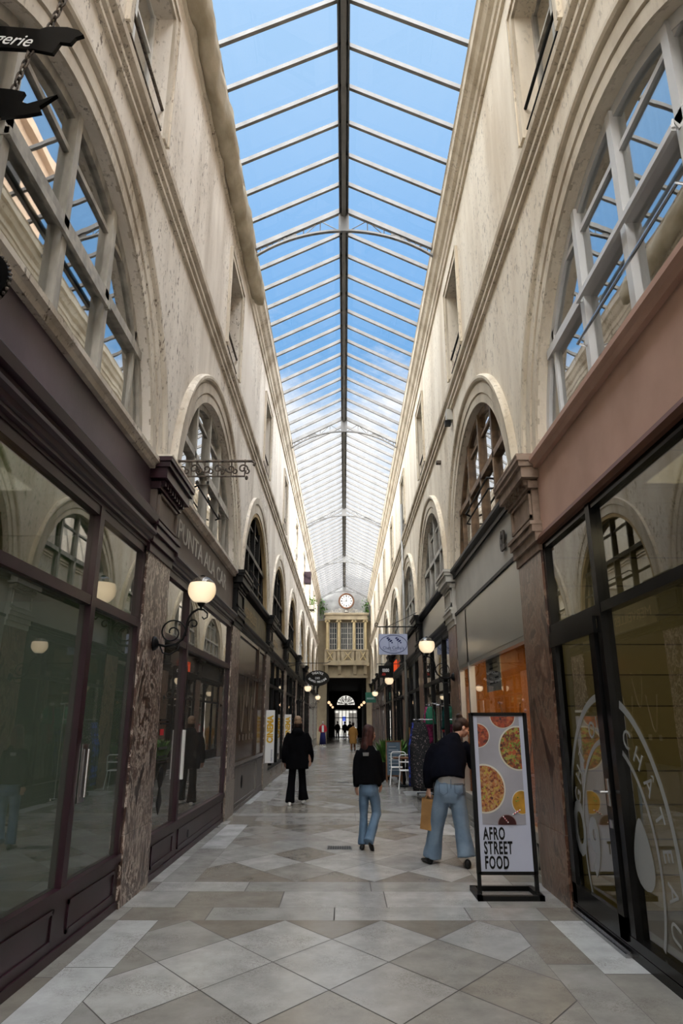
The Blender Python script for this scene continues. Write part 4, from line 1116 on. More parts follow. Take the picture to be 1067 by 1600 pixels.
# Chez Cathy's sign
off = (W, 19.1, 4.18); r = thing('hanging_sign', "pale blue hanging sign with two flowers reading Chez Cathy's", 'sign', off)
m = MB(); m.tube([(2.15, 19.1, 4.18), (0.92, 19.1, 4.18)], 0.018, 6); m.tube(spiral((0.90, 19.1, 4.24), 0.065, 0.015, 270, -180, (1, 0, 0), (0, 0, 1), 20), 0.010, 6)
m.tube([(1.2, 19.1, 4.18), (2.12, 19.1, 4.62)], 0.008, 5)
for xx in (1.02, 1.70): m.tube([(xx, 19.1, 4.18), (xx, 19.1, 3.95)], 0.007, 5)
m.build('bracket', M_black, r, off=off)
MB().box(0.955, 1.745, 19.08, 19.12, 3.42, 3.98).build('board', mat('pale_blue_board', (0.42, 0.46, 0.62), 0.5, var=0.05), r, off=off)
navy = mat('navy_ink', (0.02, 0.03, 0.12), 0.6)
m = MB(); P = [(1.35 + 0.385 * cos(2 * pi * i / 48), 19.075, 3.70 + 0.245 * sin(2 * pi * i / 48)) for i in range(49)]; m.tube(P, 0.007, 4)
for cx in (1.24, 1.48):
    m.tube([(cx, 19.075, 3.60), (cx - 0.005, 19.075, 3.90)], 0.004, 4)
    for i in range(9): m.ell((cx - 0.05 + 0.016 * i, 19.075, 3.86 - 0.012 * i + 0.025 * sin(i * 2.1)), .022, .003, .022, 8, 5)
m.build('flower_emblem', navy, r, off=off)
merge(text_mb("Chez Cathy's", 0.115, (1.35, 19.077, 3.56), (1, 0, 0), (0, 0, 1), align='CENTER', sx=0.95), text_mb("TEA ROOM", 0.04, (1.35, 19.077, 3.51), (1, 0, 0), (0, 0, 1), align='CENTER')).build('lettering', navy, r, off=off)
# small black box sign
off = (W, 24.5, 3.55); r = thing('box_sign', 'small black box sign with white figures over red script', 'sign', off)
MB().box(1.20, 1.70, 24.46, 24.56, 3.13, 3.54).build('board', M_blackg, r, off=off)
m = MB(); m.tube([(1.15, 24.5, 3.60), (2.1, 24.5, 3.60)], 0.012, 5); m.tube([(1.3, 24.5, 3.6), (1.3, 24.5, 3.54)], .006, 5); m.tube([(1.6, 24.5, 3.6), (1.6, 24.5, 3.54)], .006, 5); m.build('bracket', M_black, r, off=off)
text_mb('0000', 0.16, (1.33, 24.455, 3.32), (1, 0, 0), (0, 0, 1), sx=0.75, bold=0.004).build('lettering', M_white, r, off=off)
text_mb('fils', 0.13, (1.30, 24.455, 3.20), (1, 0, 0), (0, 0, 1), shear=0.4).build('red_lettering', mat('red_ink', (0.6, 0.03, 0.02), 0.5), r, off=off)
# green sign
off = (W, 41.8, 3.0); r = thing('box_sign', 'dark green square sign beside the small lamp near the clock end', 'sign', off)
MB().box(1.25, 1.86, 41.75, 41.85, 2.74, 3.32).build('board', mat('green_sign', (0.02, 0.12, 0.08), 0.5), r, off=off)
MB().box(1.32, 1.78, 41.74, 41.752, 2.92, 3.02).build('lettering', mat('green_grey_ink', (0.25, 0.35, 0.32), 0.5), r, off=off)
MB().tube([(1.86, 41.8, 3.2), (2.1, 41.8, 3.2)], 0.02, 6).build('bracket', M_black, r, off=off)

# upright white banner boards on the left
for (yy, z0, z1, lab) in ((19.05, 0.62, 1.95, 'upright white board with yellow lettering, nearer of two on the left'), (25.0, 0.62, 1.90, 'upright white board with yellow lettering, half hidden behind the person in black')):
    off = (-2.0, yy, z0); r = thing('banner_board', lab, 'board', off)
    MB().box(-2.10, -1.86, yy - 0.025, yy + 0.025, z0, z1).build('board', M_white, r, off=off)
    yl = mat('yellow_ink', (0.65, 0.38, 0.02), 0.6)
    text_mb('CINEMA', 0.22, (-1.90, yy - 0.03, z0 + 0.50), (0, 0, 1), (-1, 0, 0), sx=0.85, bold=0.01).build('lettering', yl, r, off=off)
    text_mb('PARIS PASSAGE', 0.055, (-1.90, yy - 0.03, z0 + 0.04), (0, 0, 1), (-1, 0, 0), sx=0.8).build('small_lettering', navy, r, off=off)
    m = MB(); m.box(-2.12, -2.08, yy - .01, yy + .01, z0 - 0.0, z1); m.build('mount', M_black, r, off=off)

# ------------------------------------------------------------------ clock pavilion and dark passage at the far end
CX = 0.17


def pavilion():
    off = (CX, 54.2, 5.0); r = thing('clock_pavilion', 'ochre columned balcony pavilion closing the arcade at its far end', 'pavilion', off)
    x0, x1 = CX - 1.66, CX + 1.66; yf = 54.2
    m = MB(); m.box(x0 + .1, x1 - .1, yf + 0.55, 55.3, 6.0, 9.4); m.build('back_wall', M_ochst, r, off=off)
    m = MB(); m.box(x0 - .06, x1 + .06, yf - 0.05, 55.2, 9.40, 9.55); m.box(x0, x1, yf, 55.2, 9.55, 9.78); m.box(x0 - .10, x1 + .10, yf - .10, 55.2, 9.78, 9.92); m.build('entablature', M_ochst, r, off=off)
    for cx in (-1.50, -0.60, 0.60, 1.50):
        m = MB(); px = CX + cx
        m.lathe([(0.15, 7.05), (0.15, 7.12), (0.115, 7.16), (0.105, 9.18), (0.14, 9.24)], (px, yf + 0.16, 0), 14)
        m.box(px - 0.17, px + 0.17, yf, yf + .32, 9.32, 9.42)
        m.lathe([(0.065, yf + 0.0), (0.065, yf + .3)], (px - 0.14, 0, 9.27), 10, axis='y'); m.lathe([(0.065, yf + 0.0), (0.065, yf + .3)], (px + 0.14, 0, 9.27), 10, axis='y')
        m.build('column', mat('ochre_column', (0.46, 0.37, 0.21), 0.6), r, off=off, smooth=False)
    for (a, b) in ((-1.32, -0.78), (-0.42, 0.06), (0.10, 0.46), (0.74, 1.34)):
        m = MB(); m.box(CX + a, CX + b, yf + .50, yf + .56, 7.05, 9.25)
        o = m.build('window', mat('dark_pavilion_glass', (0.03, 0.035, 0.04), 0.15), r, off=off)
        m = MB()
        for t in (0.0, 0.33, 0.66, 1.0): xx = CX + a + (b - a) * t; m.box(xx - .018, xx + .018, yf + .47, yf + .50, 7.05, 9.25)
        for j in range(6): m.box(CX + a, CX + b, yf + .47, yf + .50, 7.1 + j * 0.42, 7.13 + j * 0.42)
        m.build('glazing_bars', M_ivory, o)
        o.children[0].matrix_parent_inverse = Matrix.Translation((-off[0], -off[1], -off[2]))
    m = MB()
    m.box(x0 - .05, x1 + .05, yf - .12, yf + .05, 6.95, 7.06); m.box(x0 - .05, x1 + .05, yf - .10, yf + .05, 6.02, 6.22)
    for cx in (-1.62, -0.95, -0.62, -0.30, 0.50, 0.82, 0.98, 1.62):
        m.box(CX + cx - .09, CX + cx + .09, yf - .08, yf + .05, 6.2, 6.97)
    m.build('balustrade', M_ochst, r, off=off)
    for (a, b) in ((-1.52, -1.04), (-0.22, 0.42), (1.06, 1.54)):
        m = MB()
        for (p, q) in (((a, 6.22), (b, 6.95)), ((a, 6.95), (b, 6.22))):
            m.tube([(CX + p[0], yf - .05, p[1]), (CX + q[0], yf - .05, q[1])], 0.045, 4)
        m.build('cross_panel', MATS['ochre_column'], r, off=off)
    m = MB(); m.box(x0 - .1, x1 + .1, yf - .16, 55.2, 5.86, 6.03); m.box(x0 + .05, x1 - .05, yf + .3, 55.2, 4.98, 5.9); m.box(x0 + .02, x1 - .02, yf + .22, 55.2, 4.95, 5.10); m.build('balcony_slab', M_ochst, r, off=off)
    for cx in (-1.55, -0.55, 0.65, 1.45):
        m = MB(); px = CX + cx
        m.loft([[(px - .12, yf - .08, 5.86), (px - .12, yf + .3, 5.86), (px - .12, yf + .3, 5.15), (px - .12, yf + .12, 5.2), (px - .12, yf - .02, 5.6)], [(px + .12, yf - .08, 5.86), (px + .12, yf + .3, 5.86), (px + .12, yf + .3, 5.15), (px + .12, yf + .12, 5.2), (px + .12, yf - .02, 5.6)]])
        m.build('bracket', M_ochst, r, off=off)
    # gable with clock and scroll ornament
    m = MB(); m.box(-2.3, 2.3, 54.95, 55.3, 9.0, 11.02); m.loft([[(-2.3, 54.95, 11.0), (2.3, 54.95, 11.0), (0, 54.95, 12.15)], [(-2.3, 55.3, 11.0), (2.3, 55.3, 11.0), (0, 55.3, 12.15)]])
    struct(m.build('wall_clock_gable', M_plaster_g))
    m = MB(); m.box(-2.15, x0 + .12, 54.9, 55.25, 0, 9.4); m.box(x1 - .12, 2.15, 54.9, 55.25, 0, 9.4); m.box(-2.3, 2.3, 54.95, 55.3, 5.0, 9.0)
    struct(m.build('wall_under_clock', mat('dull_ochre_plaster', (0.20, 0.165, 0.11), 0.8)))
    off2 = (CX, 54.1, 10.85); c = thing('wall_clock', 'round white wall clock in a brown rim on the far gable', 'clock', off2)
    m = MB(); m.lathe([(0.50, 0.03), (0.50, -0.03), (0.60, -0.06), (0.64, 0.0), (0.62, 0.12), (0.5, 0.12)], (CX, 54.05, 10.85), 36, axis='y'); m.build('rim', M_wood, c, off=off2, smooth=False)
    m = MB(); m.lathe([(0.51, 0.0), (0.51, 0.05)], (CX, 54.03, 10.85), 36, axis='y'); m.build('dial', M_white, c, off=off2)
    m = MB()
    for i in range(12):
        a = 2 * pi * i / 12; u = Vector((sin(a), 0, cos(a))); p = Vector((CX, 54.02, 10.85)); w = 0.028 if i % 3 else 0.04; sd_ = Vector((cos(a), 0, -sin(a)))
        m.poly([p + u * .33 - sd_ * w, p + u * .33 + sd_ * w, p + u * .45 + sd_ * w, p + u * .45 - sd_ * w])
    m.build('hour_marks', M_blackf, c, off=off2)
    for (a, l, w) in ((-1, 0.30, .03), (270, 0.36, .02)):
        a = radians(a); u = Vector((sin(a), 0, cos(a))); sd_ = Vector((cos(a), 0, -sin(a))); p = Vector((CX, 54.01, 10.85)); m = MB()
        m.poly([p - u * .06 - sd_ * w, p - u * .06 + sd_ * w, p + u * l + sd_ * w * .4, p + u * l - sd_ * w * .4]); m.build('hand', M_blackf, c, off=off2)
    m = MB(); m.box(CX - .1, CX + .1, 54.1, 55, 10.8, 10.9); m.build('mount', M_black, c, off=off2)
    m = MB()
    for sx in (-1, 1):
        for (cx, cz, r0, a0, a1) in ((0.35, 10.08, 0.17, 0, 520), (0.80, 10.06, 0.15, 180, -340), (1.15, 10.02, 0.10, 0, 420), (0.58, 10.22, 0.08, 90, 500)):
            m.tube(spiral((CX + sx * cx, 54.2, cz), r0, 0.03, a0, a1, (sx, 0, 0), (0, 0, 1), 24), 0.028, 5)
        m.tube([(CX + sx * 1.45, 54.2, 9.95), (CX + sx * 1.0, 54.2, 9.97), (CX + sx * 0.2, 54.2, 9.98)], 0.03, 5)
    m.lathe([(0.02, 9.95), (0.16, 10.0), (0.10, 10.1), (0.17, 10.2), (0.05, 10.3)], (CX, 54.2, 0), 10)
    tag(m.build('scroll_ornament', M_ivory), 'white scrollwork ornament standing under the clock on the entablature', 'ornament')
    # climbing plants at the gable corners
    for sx, lab in ((-1, 'dark leafy creeper left of the clock'), (1, 'dark leafy creeper right of the clock')):
        m = MB(); rd = random.Random(3 + sx)
        for i in range(160):
            p = Vector((sx * (1.95 - abs(rd.gauss(0, .25))), 54.6 + rd.uniform(-.3, .25), 10.55 + rd.gauss(0, .35) - 0.2)); a = Vector((rd.uniform(-1, 1), rd.uniform(-1, 1), rd.uniform(-1, 1))).normalized() * .09; b = a.cross(Vector((0, 0, 1))).normalized() * .05
            m.poly([p - a, p + b, p + a, p - b])
        o = m.build('creeper', M_leaf); tag(o, lab, 'plant')
    # dark passage beyond
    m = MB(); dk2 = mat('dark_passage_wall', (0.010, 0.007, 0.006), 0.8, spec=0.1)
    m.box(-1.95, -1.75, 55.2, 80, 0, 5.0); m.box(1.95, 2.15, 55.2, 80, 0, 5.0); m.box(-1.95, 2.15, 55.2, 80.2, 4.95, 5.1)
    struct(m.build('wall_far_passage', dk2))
    m = MB(); c0 = 0.17
    m.box(-1.9, c0 - 1.25, 80, 80.2, 0, 5); m.box(c0 + 1.25, 2.1, 80, 80.2, 0, 5); m.box(c0 - 1.25, c0 + 1.25, 80, 80.2, 2.95, 3.5); m.box(c0 - 1.25, c0 + 1.25, 80, 80.2, 4.6, 5)
    kk = lambda a: min(1.3 / max(abs(cos(a)), 1e-6), 1.2 / max(sin(a), 1e-6))
    kx = lambda a: kk(a) * cos(a); kz = lambda a: kk(a) * sin(a)
    for i in range(16):
        a, a2 = pi * i / 16, pi * (i + 1) / 16
        m.loft([[(c0 + 1.0 * cos(a), 80, 3.5 + 1.0 * sin(a)), (c0 + 1.0 * cos(a2), 80, 3.5 + 1.0 * sin(a2)), (c0 + kx(a2), 80, 3.5 + kz(a2)), (c0 + kx(a), 80, 3.5 + kz(a))],
                [(c0 + 1.0 * cos(a), 80.2, 3.5 + 1.0 * sin(a)), (c0 + 1.0 * cos(a2), 80.2, 3.5 + 1.0 * sin(a2)), (c0 + kx(a2), 80.2, 3.5 + kz(a2)), (c0 + kx(a), 80.2, 3.5 + kz(a))]])
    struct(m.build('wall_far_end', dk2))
    m = MB()
    for i in range(5): a = pi * (i + .5) / 5; m.tube([(c0, 79.98, 3.52), (c0 + 0.98 * cos(a), 79.98, 3.5 + .98 * sin(a))], .035, 4)
    for rr in (0.4, 0.72):
        m.tube([(c0 + rr * cos(pi * i / 16), 79.98, 3.5 + rr * sin(pi * i / 16)) for i in range(17)], .02, 4)
    for i in range(7): a = pi * (i + .5) / 7; m.tube(spiral((c0 + .55 * cos(a), 79.98, 3.5 + .55 * sin(a)), .13, .03, 0, 400, (1, 0, 0), (0, 0, 1), 14), .03, 4); m.tube(spiral((c0 + .84 * cos(a), 79.98, 3.5 + .84 * sin(a)), .10, .03, 0, 400, (1, 0, 0), (0, 0, 1), 14), .03, 4)
    fan = m.build('fanlight_grille', M_iron); tag(fan, 'half-round scrollwork fanlight over the far street door', 'fanlight')
    off3 = (c0, 80, 0); g = bpy.data.objects.new('door_1', None); link(g); g.location = off3; struct(g)
    m = MB()
    for xx in (-1.2, -0.78, -0.40, 0.0, 0.40, 0.78, 1.2): m.box(c0 + xx - .035, c0 + xx + .035, 80.02, 80.08, 0, 2.95)
    for z in (0.05, 0.9, 2.1, 2.9): m.box(c0 - 1.25, c0 + 1.25, 80.02, 80.08, z - .04, z + .04)
    m.build('door_frame', M_blackf, g, off=off3)
    # street outside
    m = MB(); m.box(-14, 14, 96, 96.5, 0, 14); o = m.build('street_house', mat('pale_street_plaster', (0.16, 0.158, 0.15), 0.8)); tag(o, 'pale street facade seen through the far door', 'building')
    for i in range(8):
        m = MB(); m.box(-9 + i * 2.4, -8 + i * 2.4, 95.96, 96.02, 1.0, 2.8); m.build('window', M_dark, o)
    m = MB(); m.box(-14, 14, 80.3, 98, -0.15, -0.02); struct(m.build('floor_street', mat('street_pavement', (0.10, 0.10, 0.10), 0.8)))


pavilion()
# street parasol signs (blue) outside the far door
m = MB(); m.box(-0.25, 0.15, 84, 84.1, 1.75, 2.25); m.box(-0.08, -0.02, 84, 84.1, 0, 1.75); tag(m.build('street_panel', mat('blue_panel', (0.05, 0.09, 0.45), 0.5)), 'small blue panel in the street beyond the far door', 'panel')


def pendant(x, y, z, R, label):
    off = (x, y, z); r = thing('pendant_globe', label, 'lamp', off, 'small globes hanging in the dark far passage')
    m = MB(); m.ell((x, y, z), R, R, R, 14, 10); m.build('globe', emis('warm_globe', (1.0, 0.66, 0.38), 1.1), r, off=off, smooth=True)
    m = MB(); m.tube([(x, y, z + R), (x, y, 4.95)], 0.02, 5); m.build('cord', M_black, r, off=off)


for i, y in enumerate((57.5, 65.5, 76.0)):
    for sx in (-1, 1):
        pendant(CX + sx * 1.42, y, 3.15, 0.12, 'small warm hanging globe lamp, %s into the dark passage on the %s' % (ORD[i], 'left' if sx < 0 else 'right'))

# ------------------------------------------------------------------ figures
import bmesh as _b


def ring(p, t, lat, a, b, n=16, sq=1.0):
    t = t.normalized(); l = (lat - t * lat.dot(t)).normalized(); d = t.cross(l)
    out = []
    for k in range(n):
        th = 2 * pi * k / n; ca, sa = cos(th), sin(th)
        out.append(p + l * (a * (abs(ca) ** sq) * (1 if ca >= 0 else -1)) + d * (b * (abs(sa) ** sq) * (1 if sa >= 0 else -1)))
    return out


def limb(mb, pts, lat=(1, 0, 0), n=16, sq=1.0):
    """pts: (x, y, z, half width, half depth)"""
    P = [Vector(p[:3]) for p in pts]; rings = []; lat = Vector(lat)
    for i, p in enumerate(P):
        t = P[min(i + 1, len(P) - 1)] - P[max(i - 1, 0)]
        rings.append(ring(p, t, lat, pts[i][3], pts[i][4], n, sq))
    mb.loft(rings)


def fused(mb, name, material, parent, voxel=0.012, smooth=6, off=(0, 0, 0), yaw=0, at=(0, 0, 0), disp=0.0):
    me = bpy.data.meshes.new(name); me.from_pydata([tuple(v) for v in mb.v], [], mb.f)
    bm = bmesh.new(); bm.from_mesh(me); bmesh.ops.recalc_face_normals(bm, faces=bm.faces); bm.to_mesh(me); bm.free()
    o = bpy.data.objects.new(name, me); COL.objects.link(o)
    md = o.modifiers.new('fuse', 'REMESH'); md.mode = 'VOXEL'; md.voxel_size = voxel
    sm = o.modifiers.new('even', 'SMOOTH'); sm.factor = 0.5; sm.iterations = smooth
    dg = bpy.context.evaluated_depsgraph_get(); dg.update()
    me2 = bpy.data.meshes.new_from_object(o.evaluated_get(dg)); bpy.data.objects.remove(o); bpy.data.meshes.remove(me)
    me2.name = name
    if disp:
        for v in me2.vertices:
            q = v.co * 1.0
            v.co += v.normal * (disp * noise.noise(Vector((q.x * 9, q.y * 9, q.z * 4.5))) + disp * .5 * noise.noise(Vector((q.x * 22, q.y * 22, q.z * 10))))
    for p in me2.polygons: p.use_smooth = True
    me2.materials.clear(); me2.materials.append(material)
    r = bpy.data.objects.new(name, me2); link(r, parent)
    return r


def head(mb, c, face, up=(0, 0, 1), S=1.0):
    """skull, jaw, nose, ears, brow; face = looking direction"""
    c = Vector(c); f = Vector(face).normalized(); u = Vector(up); u = (u - f * u.dot(f)).normalized(); l = u.cross(f)
    M = Matrix((l, f, u)).transposed()
    def E(dx, dy, dz, a, b, cc): mb.ell(c + (l * dx + f * dy + u * dz) * S, a * S, b * S, cc * S, 14, 10, M)
    E(0, -0.012, 0.03, 0.076, 0.095, 0.088)          # cranium
    E(0, 0.025, -0.030, 0.060, 0.068, 0.075)         # face
    E(0, 0.045, -0.083, 0.034, 0.038, 0.028)         # chin
    E(0, 0.096, -0.022, 0.011, 0.018, 0.024)         # nose
    E(0, 0.103, -0.036, 0.015, 0.013, 0.011)
    E(0, 0.083, 0.012, 0.045, 0.012, 0.010)          # brow
    E(0, 0.084, -0.060, 0.022, 0.012, 0.007)         # lips
    E(0, 0.083, -0.071, 0.019, 0.011, 0.006)
    for s in (-1, 1): E(s * 0.077, -0.008, -0.018, 0.009, 0.020, 0.030)
    for s in (-1, 1): E(s * 0.043, 0.055, -0.03, 0.025, 0.025, 0.022)
    return c, f, u, l


def eyes(c, f, u, l, parent, off, S=1.0):
    m = MB()
    for s in (-1, 1): m.ell(c + (l * s * 0.030 + f * 0.080 + u * 0.0) * S, .012, .010, .008, 8, 6)
    m.build('eyes', mat('dark_eye', (0.03, 0.02, 0.015), 0.2), parent, off=off, smooth=True)


def hand(mb, wrist, d, palm_n, S=1.0, curl=0.5, side=1):
    """wrist point, direction of the hand, palm normal: palm, four fingers, thumb"""
    w = Vector(wrist); d = Vector(d).normalized(); n = Vector(palm_n); n = (n - d * n.dot(d)).normalized(); a = d.cross(n) * side
    rings = []
    for t, ww, tt in ((-0.02, .026, .020), (0.01, .028, .019), (0.045, .038, .015), (0.085, .040, .013)):
        rings.append(ring(w + d * t * S, d, a, ww * S, tt * S, 12))
    mb.loft(rings)
    for i, (o, L) in enumerate(((0.029, .068), (0.010, .078), (-0.010, .072), (-0.029, .056))):
        p = w + (d * 0.075 + a * o) * S; dd = d.copy(); P = [p.copy()]
        for j, fr in enumerate((0.45, 0.32, 0.25)):
            an = curl * (0.4 + 0.5 * j); dd = (d * cos(an) + n * sin(an)).normalized(); p = p + dd * (L * fr * S); P.append(p.copy())
        mb.tube(P, [.0095 * S, .009 * S, .008 * S, .0065 * S], 8)
    p = w + (d * 0.025 + a * 0.028) * S
    mb.tube([p, p + (a * 0.022 + d * 0.025 + n * 0.010) * S, p + (a * 0.026 + d * 0.05 + n * 0.022) * S, p + (a * 0.022 + d * 0.068 + n * 0.03) * S], [.013 * S, .011 * S, .010 * S, .008 * S], 8)


def shoe(mb, heel, d, L=0.27, w=0.045, h=0.08, pitch=0.0):
    h0 = Vector(heel); d = Vector(d).normalized(); lat = d.cross(Vector((0, 0, 1))).normalized(); upv = lat.cross(d)
    rings = []
    for t, ww, hh in ((0.0, .6, .9), (0.05, .9, 1.0), (0.3, .85, 1.0), (0.55, 1.0, .62), (0.8, 1.05, .5), (0.95, .8, .38), (1.0, .45, .25)):
        c = h0 + d * (L * t) + upv * (h * hh * 0.5); rings.append([c + lat * (w * ww * cos(2 * pi * k / 14)) + upv * (h * hh * .5 * sin(2 * pi * k / 14)) for k in range(14)])
    mb.loft(rings)


def make_walker_black():
    """person in a black coat walking away, seen from behind"""
    px, py = -1.00, 15.4
    r = thing('person', 'person in a long black coat and flared black trousers walking away on the left', 'person', (px, py, 0)); o0 = (0, 0, 0)
    X = lambda v: v
    # local coordinates, facing +Y
    b = MB(); c, f, u, l = head(b, (0.0, 0.02, 1.655), (0.05, 1, -0.05))
    limb(b, [(0, 0.0, 1.42, .055, .055), (0, 0.0, 1.50, .052, .055), (0, 0.01, 1.60, .052, .055)])
    limb(b, [(0, 0, .90, .15, .10), (0, 0, 1.1, .14, .10), (0, 0, 1.35, .17, .10), (0, 0, 1.43, .08, .06)])
    for s in (-1, 1):
        limb(b, [(-.085, 0, .92, .07, .08), (-.10, 0, .6, .05, .055), (-.115, -.06, .40, .045, .05), (-.13, -.15, .05, .03, .035)] if s < 0 else [(.085, 0, .92, .07, .08), (.10, .03, .6, .05, .055), (.115, .03, .4, .045, .05), (.14, .02, .08, .03, .035)])
        limb(b, [(s * .17, 0, 1.36, .05, .05), (s * .24, -.01, 1.1, .045, .045), (s * .26, .08, .86, .03, .03)])
    hand(b, (-.265, .08, .84), (0.05, .12, -1), (0.6, .6, 0), curl=.7, side=-1); hand(b, (.27, .10, .86), (-.05, .2, -1), (-.6, .6, 0), curl=.7)
    fused(b, 'body', M_skin, r, 0.008, 3); eyes(c, f, u, l, r, o0)
    h = MB(); h.ell((0, -0.012, 1.70), .084, .098, .080); h.ell((0, -.04, 1.64), .078, .070, .075); fused(h, 'hair', M_bald, r, .008, 4)
    cp = MB(); cp.ell((0, -0.03, 1.60), .082, .075, .06); cp.ell((0, -.02, 1.56), .085, .08, .05); fused(cp, 'dark_hair_back', M_br_hair, r, .008, 4)
    j = MB()
    limb(j, [(0, 0, .70, .245, .145), (0, 0, .85, .245, .15), (0, 0, 1.05, .215, .14), (0, -.01, 1.25, .225, .135), (0, -.01, 1.38, .20, .12), (0, 0, 1.46, .12, .10), (0, .01, 1.53, .085, .085)], sq=.85)
    for s, sw in ((-1, -.02), (1, .10)):
        limb(j, [(s * .15, -.01, 1.40, .085, .085), (s * .225, -.02, 1.28, .075, .08), (s * .27, -.03 + sw * .2, 1.08, .068, .07), (s * .285, .02 + sw, .92, .06, .062), (s * .275, .06 + sw, .83, .055, .055)])
    j.ell((0, -.09, 1.44), .13, .07, .10)
    fused(j, 'coat', M_blackc, r, .014, 6, disp=.012)
    t = MB()
    limb(t, [(0, 0, 1.0, .16, .12), (0, 0, .85, .175, .13), (0, 0, .74, .165, .12)])
    limb(t, [(-.085, 0, .82, .09, .105), (-.10, .0, .60, .078, .085), (-.115, -.06, .40, .078, .075), (-.125, -.12, .18, .095, .085), (-.13, -.15, .055, .108, .095)])
    limb(t, [(.085, 0, .82, .09, .105), (.10, .03, .60, .078, .085), (.115, .03, .40, .078, .075), (.13, -.0, .22, .095, .085), (.14, .02, .10, .11, .10)])
    fused(t, 'trousers', M_blackc, r, .012, 5, disp=.008)
    s2 = MB(); shoe(s2, (-.13, -.22, .0), (0, 1, 0)); s2.build('shoe', M_white, r, smooth=True)
    s2 = MB(); shoe(s2, (.14, -.05, .03), (0, 1, -.05)); s2.build('shoe', M_white, r, smooth=True)


def make_auburn():
    """auburn-haired person stepping, head turned to the right"""
    px, py = 0.33, 10.15
    r = thing('person', 'auburn-haired person in black jacket and blue jeans walking, head turned right', 'person', (px, py, 0))
    b = MB(); c, f, u, l = head(b, (0.03, 0.03, 1.49), (0.93, 0.34, -0.10), S=.97)
    limb(b, [(0, 0, 1.26, .05, .05), (0.0, .01, 1.34, .046, .048), (0.02, .02, 1.44, .045, .048)])
    limb(b, [(0, 0, .85, .14, .10), (0, 0, 1.0, .12, .09), (0, 0, 1.22, .15, .09), (0, 0, 1.30, .07, .05)])
    for s in (-1, 1):
        limb(b, [(-.07, .02, .84, .065, .075), (-.075, .05, .60, .05, .06), (-.075, .07, .42, .045, .05), (-.09, .04, .04, .03, .035)] if s < 0 else [(.07, 0, .84, .065, .075), (.11, .04, .60, .05, .055), (.125, .06, .44, .045, .05), (.055, -.06, .27, .04, .045), (.01, -.12, .18, .03, .035)])
        limb(b, [(s * .14, 0, 1.24, .04, .04), (s * .18, -.01, 1.02, .035, .035), (s * .18, .06, .84, .025, .025)])
    hand(b, (-.185, .02, .80), (0.02, .1, -1), (0.6, .6, 0), curl=.6, side=-1, S=.92); hand(b, (.20, .12, .82), (.05, .3, -1), (-.6, .6, 0), curl=.6, S=.92)
    fused(b, 'body', M_skin, r, 0.007, 2); eyes(c, f, u, l, r, (0, 0, 0), .97)
    h = MB(); M = Matrix((l, f, u)).transposed()
    def E(dx, dy, dz, a, bb, cc): h.ell(c + l * dx + f * dy + u * dz, a, bb, cc, 14, 10, M)
    E(0, -.022, .038, .088, .100, .090); E(0, -.050, -.02, .086, .075, .10); E(0, -.065, -.10, .088, .066, .12); E(-.01, -.075, -.19, .095, .062, .12); E(-.01, -.08, -.26, .085, .05, .08)
    for s in (-1, 1): E(s * .072, .005, -.02, .022, .045, .085); E(s * .072, -.01, -.12, .028, .045, .11)
    fused(h, 'hair', M_red_hair, r, .008, 4, disp=.006)
    j = MB()
    limb(j, [(.0, 0, .83, .195, .155), (0, 0, .95, .19, .15), (0, 0, 1.08, .175, .135), (0, 0, 1.20, .18, .125), (0, 0, 1.28, .135, .10), (0, 0.01, 1.345, .075, .075)], sq=.9)
    limb(j, [(-.12, 0, 1.25, .075, .08), (-.175, -.01, 1.14, .065, .07), (-.195, -.03, .98, .06, .062), (-.195, .0, .84, .052, .055), (-.19, .01, .79, .048, .05)])
    limb(j, [(.12, 0, 1.25, .075, .08), (.165, .0, 1.14, .065, .07), (.20, .02, .98, .06, .062), (.215, .08, .86, .052, .055)])
    limb(j, [(.14, 0, .90, .06, .10), (.19, .0, .80, .03, .07)])
    fused(j, 'jacket', M_blackc, r, .012, 6, disp=.010)
    g = MB(); limb(g, [(-.04, -.13, 1.245, .05, .012), (-.04, -.132, 1.20, .045, .010)]); g.build('grey_back_patch', mat('grey_print', (0.18, 0.18, 0.18), 0.8), r)
    t = MB()
    limb(t, [(0, 0, .95, .125, .105), (0, 0, .85, .150, .125), (0.01, 0, .74, .155, .13), (0.01, 0, .68, .13, .11)])
    limb(t, [(-.07, 0.02, .76, .085, .10), (-.075, .05, .60, .078, .09), (-.075, .07, .42, .068, .075), (-.085, .06, .22, .072, .078), (-.09, .04, .06, .085, .092)])
    limb(t, [(.07, 0, .76, .09, .10), (.11, .04, .60, .082, .085), (.125, .06, .44, .075, .078), (.055, -.06, .27, .072, .076), (-.015, -.16, .115, .082, .085)])
    fused(t, 'jeans', M_denim, r, .011, 4, disp=.008)
    r.scale = (0.86, 1, 1)
    s2 = MB(); shoe(s2, (-.11, -.05, .0), (.05, 1, 0), L=.25, w=.042, h=.07); s2.build('shoe', M_shoe, r, smooth=True)
    s2 = MB(); shoe(s2, (-.03, -.20, .19), (.30, .45, -.80), L=.25, w=.042, h=.075); s2.build('shoe', M_shoe, r, smooth=True)


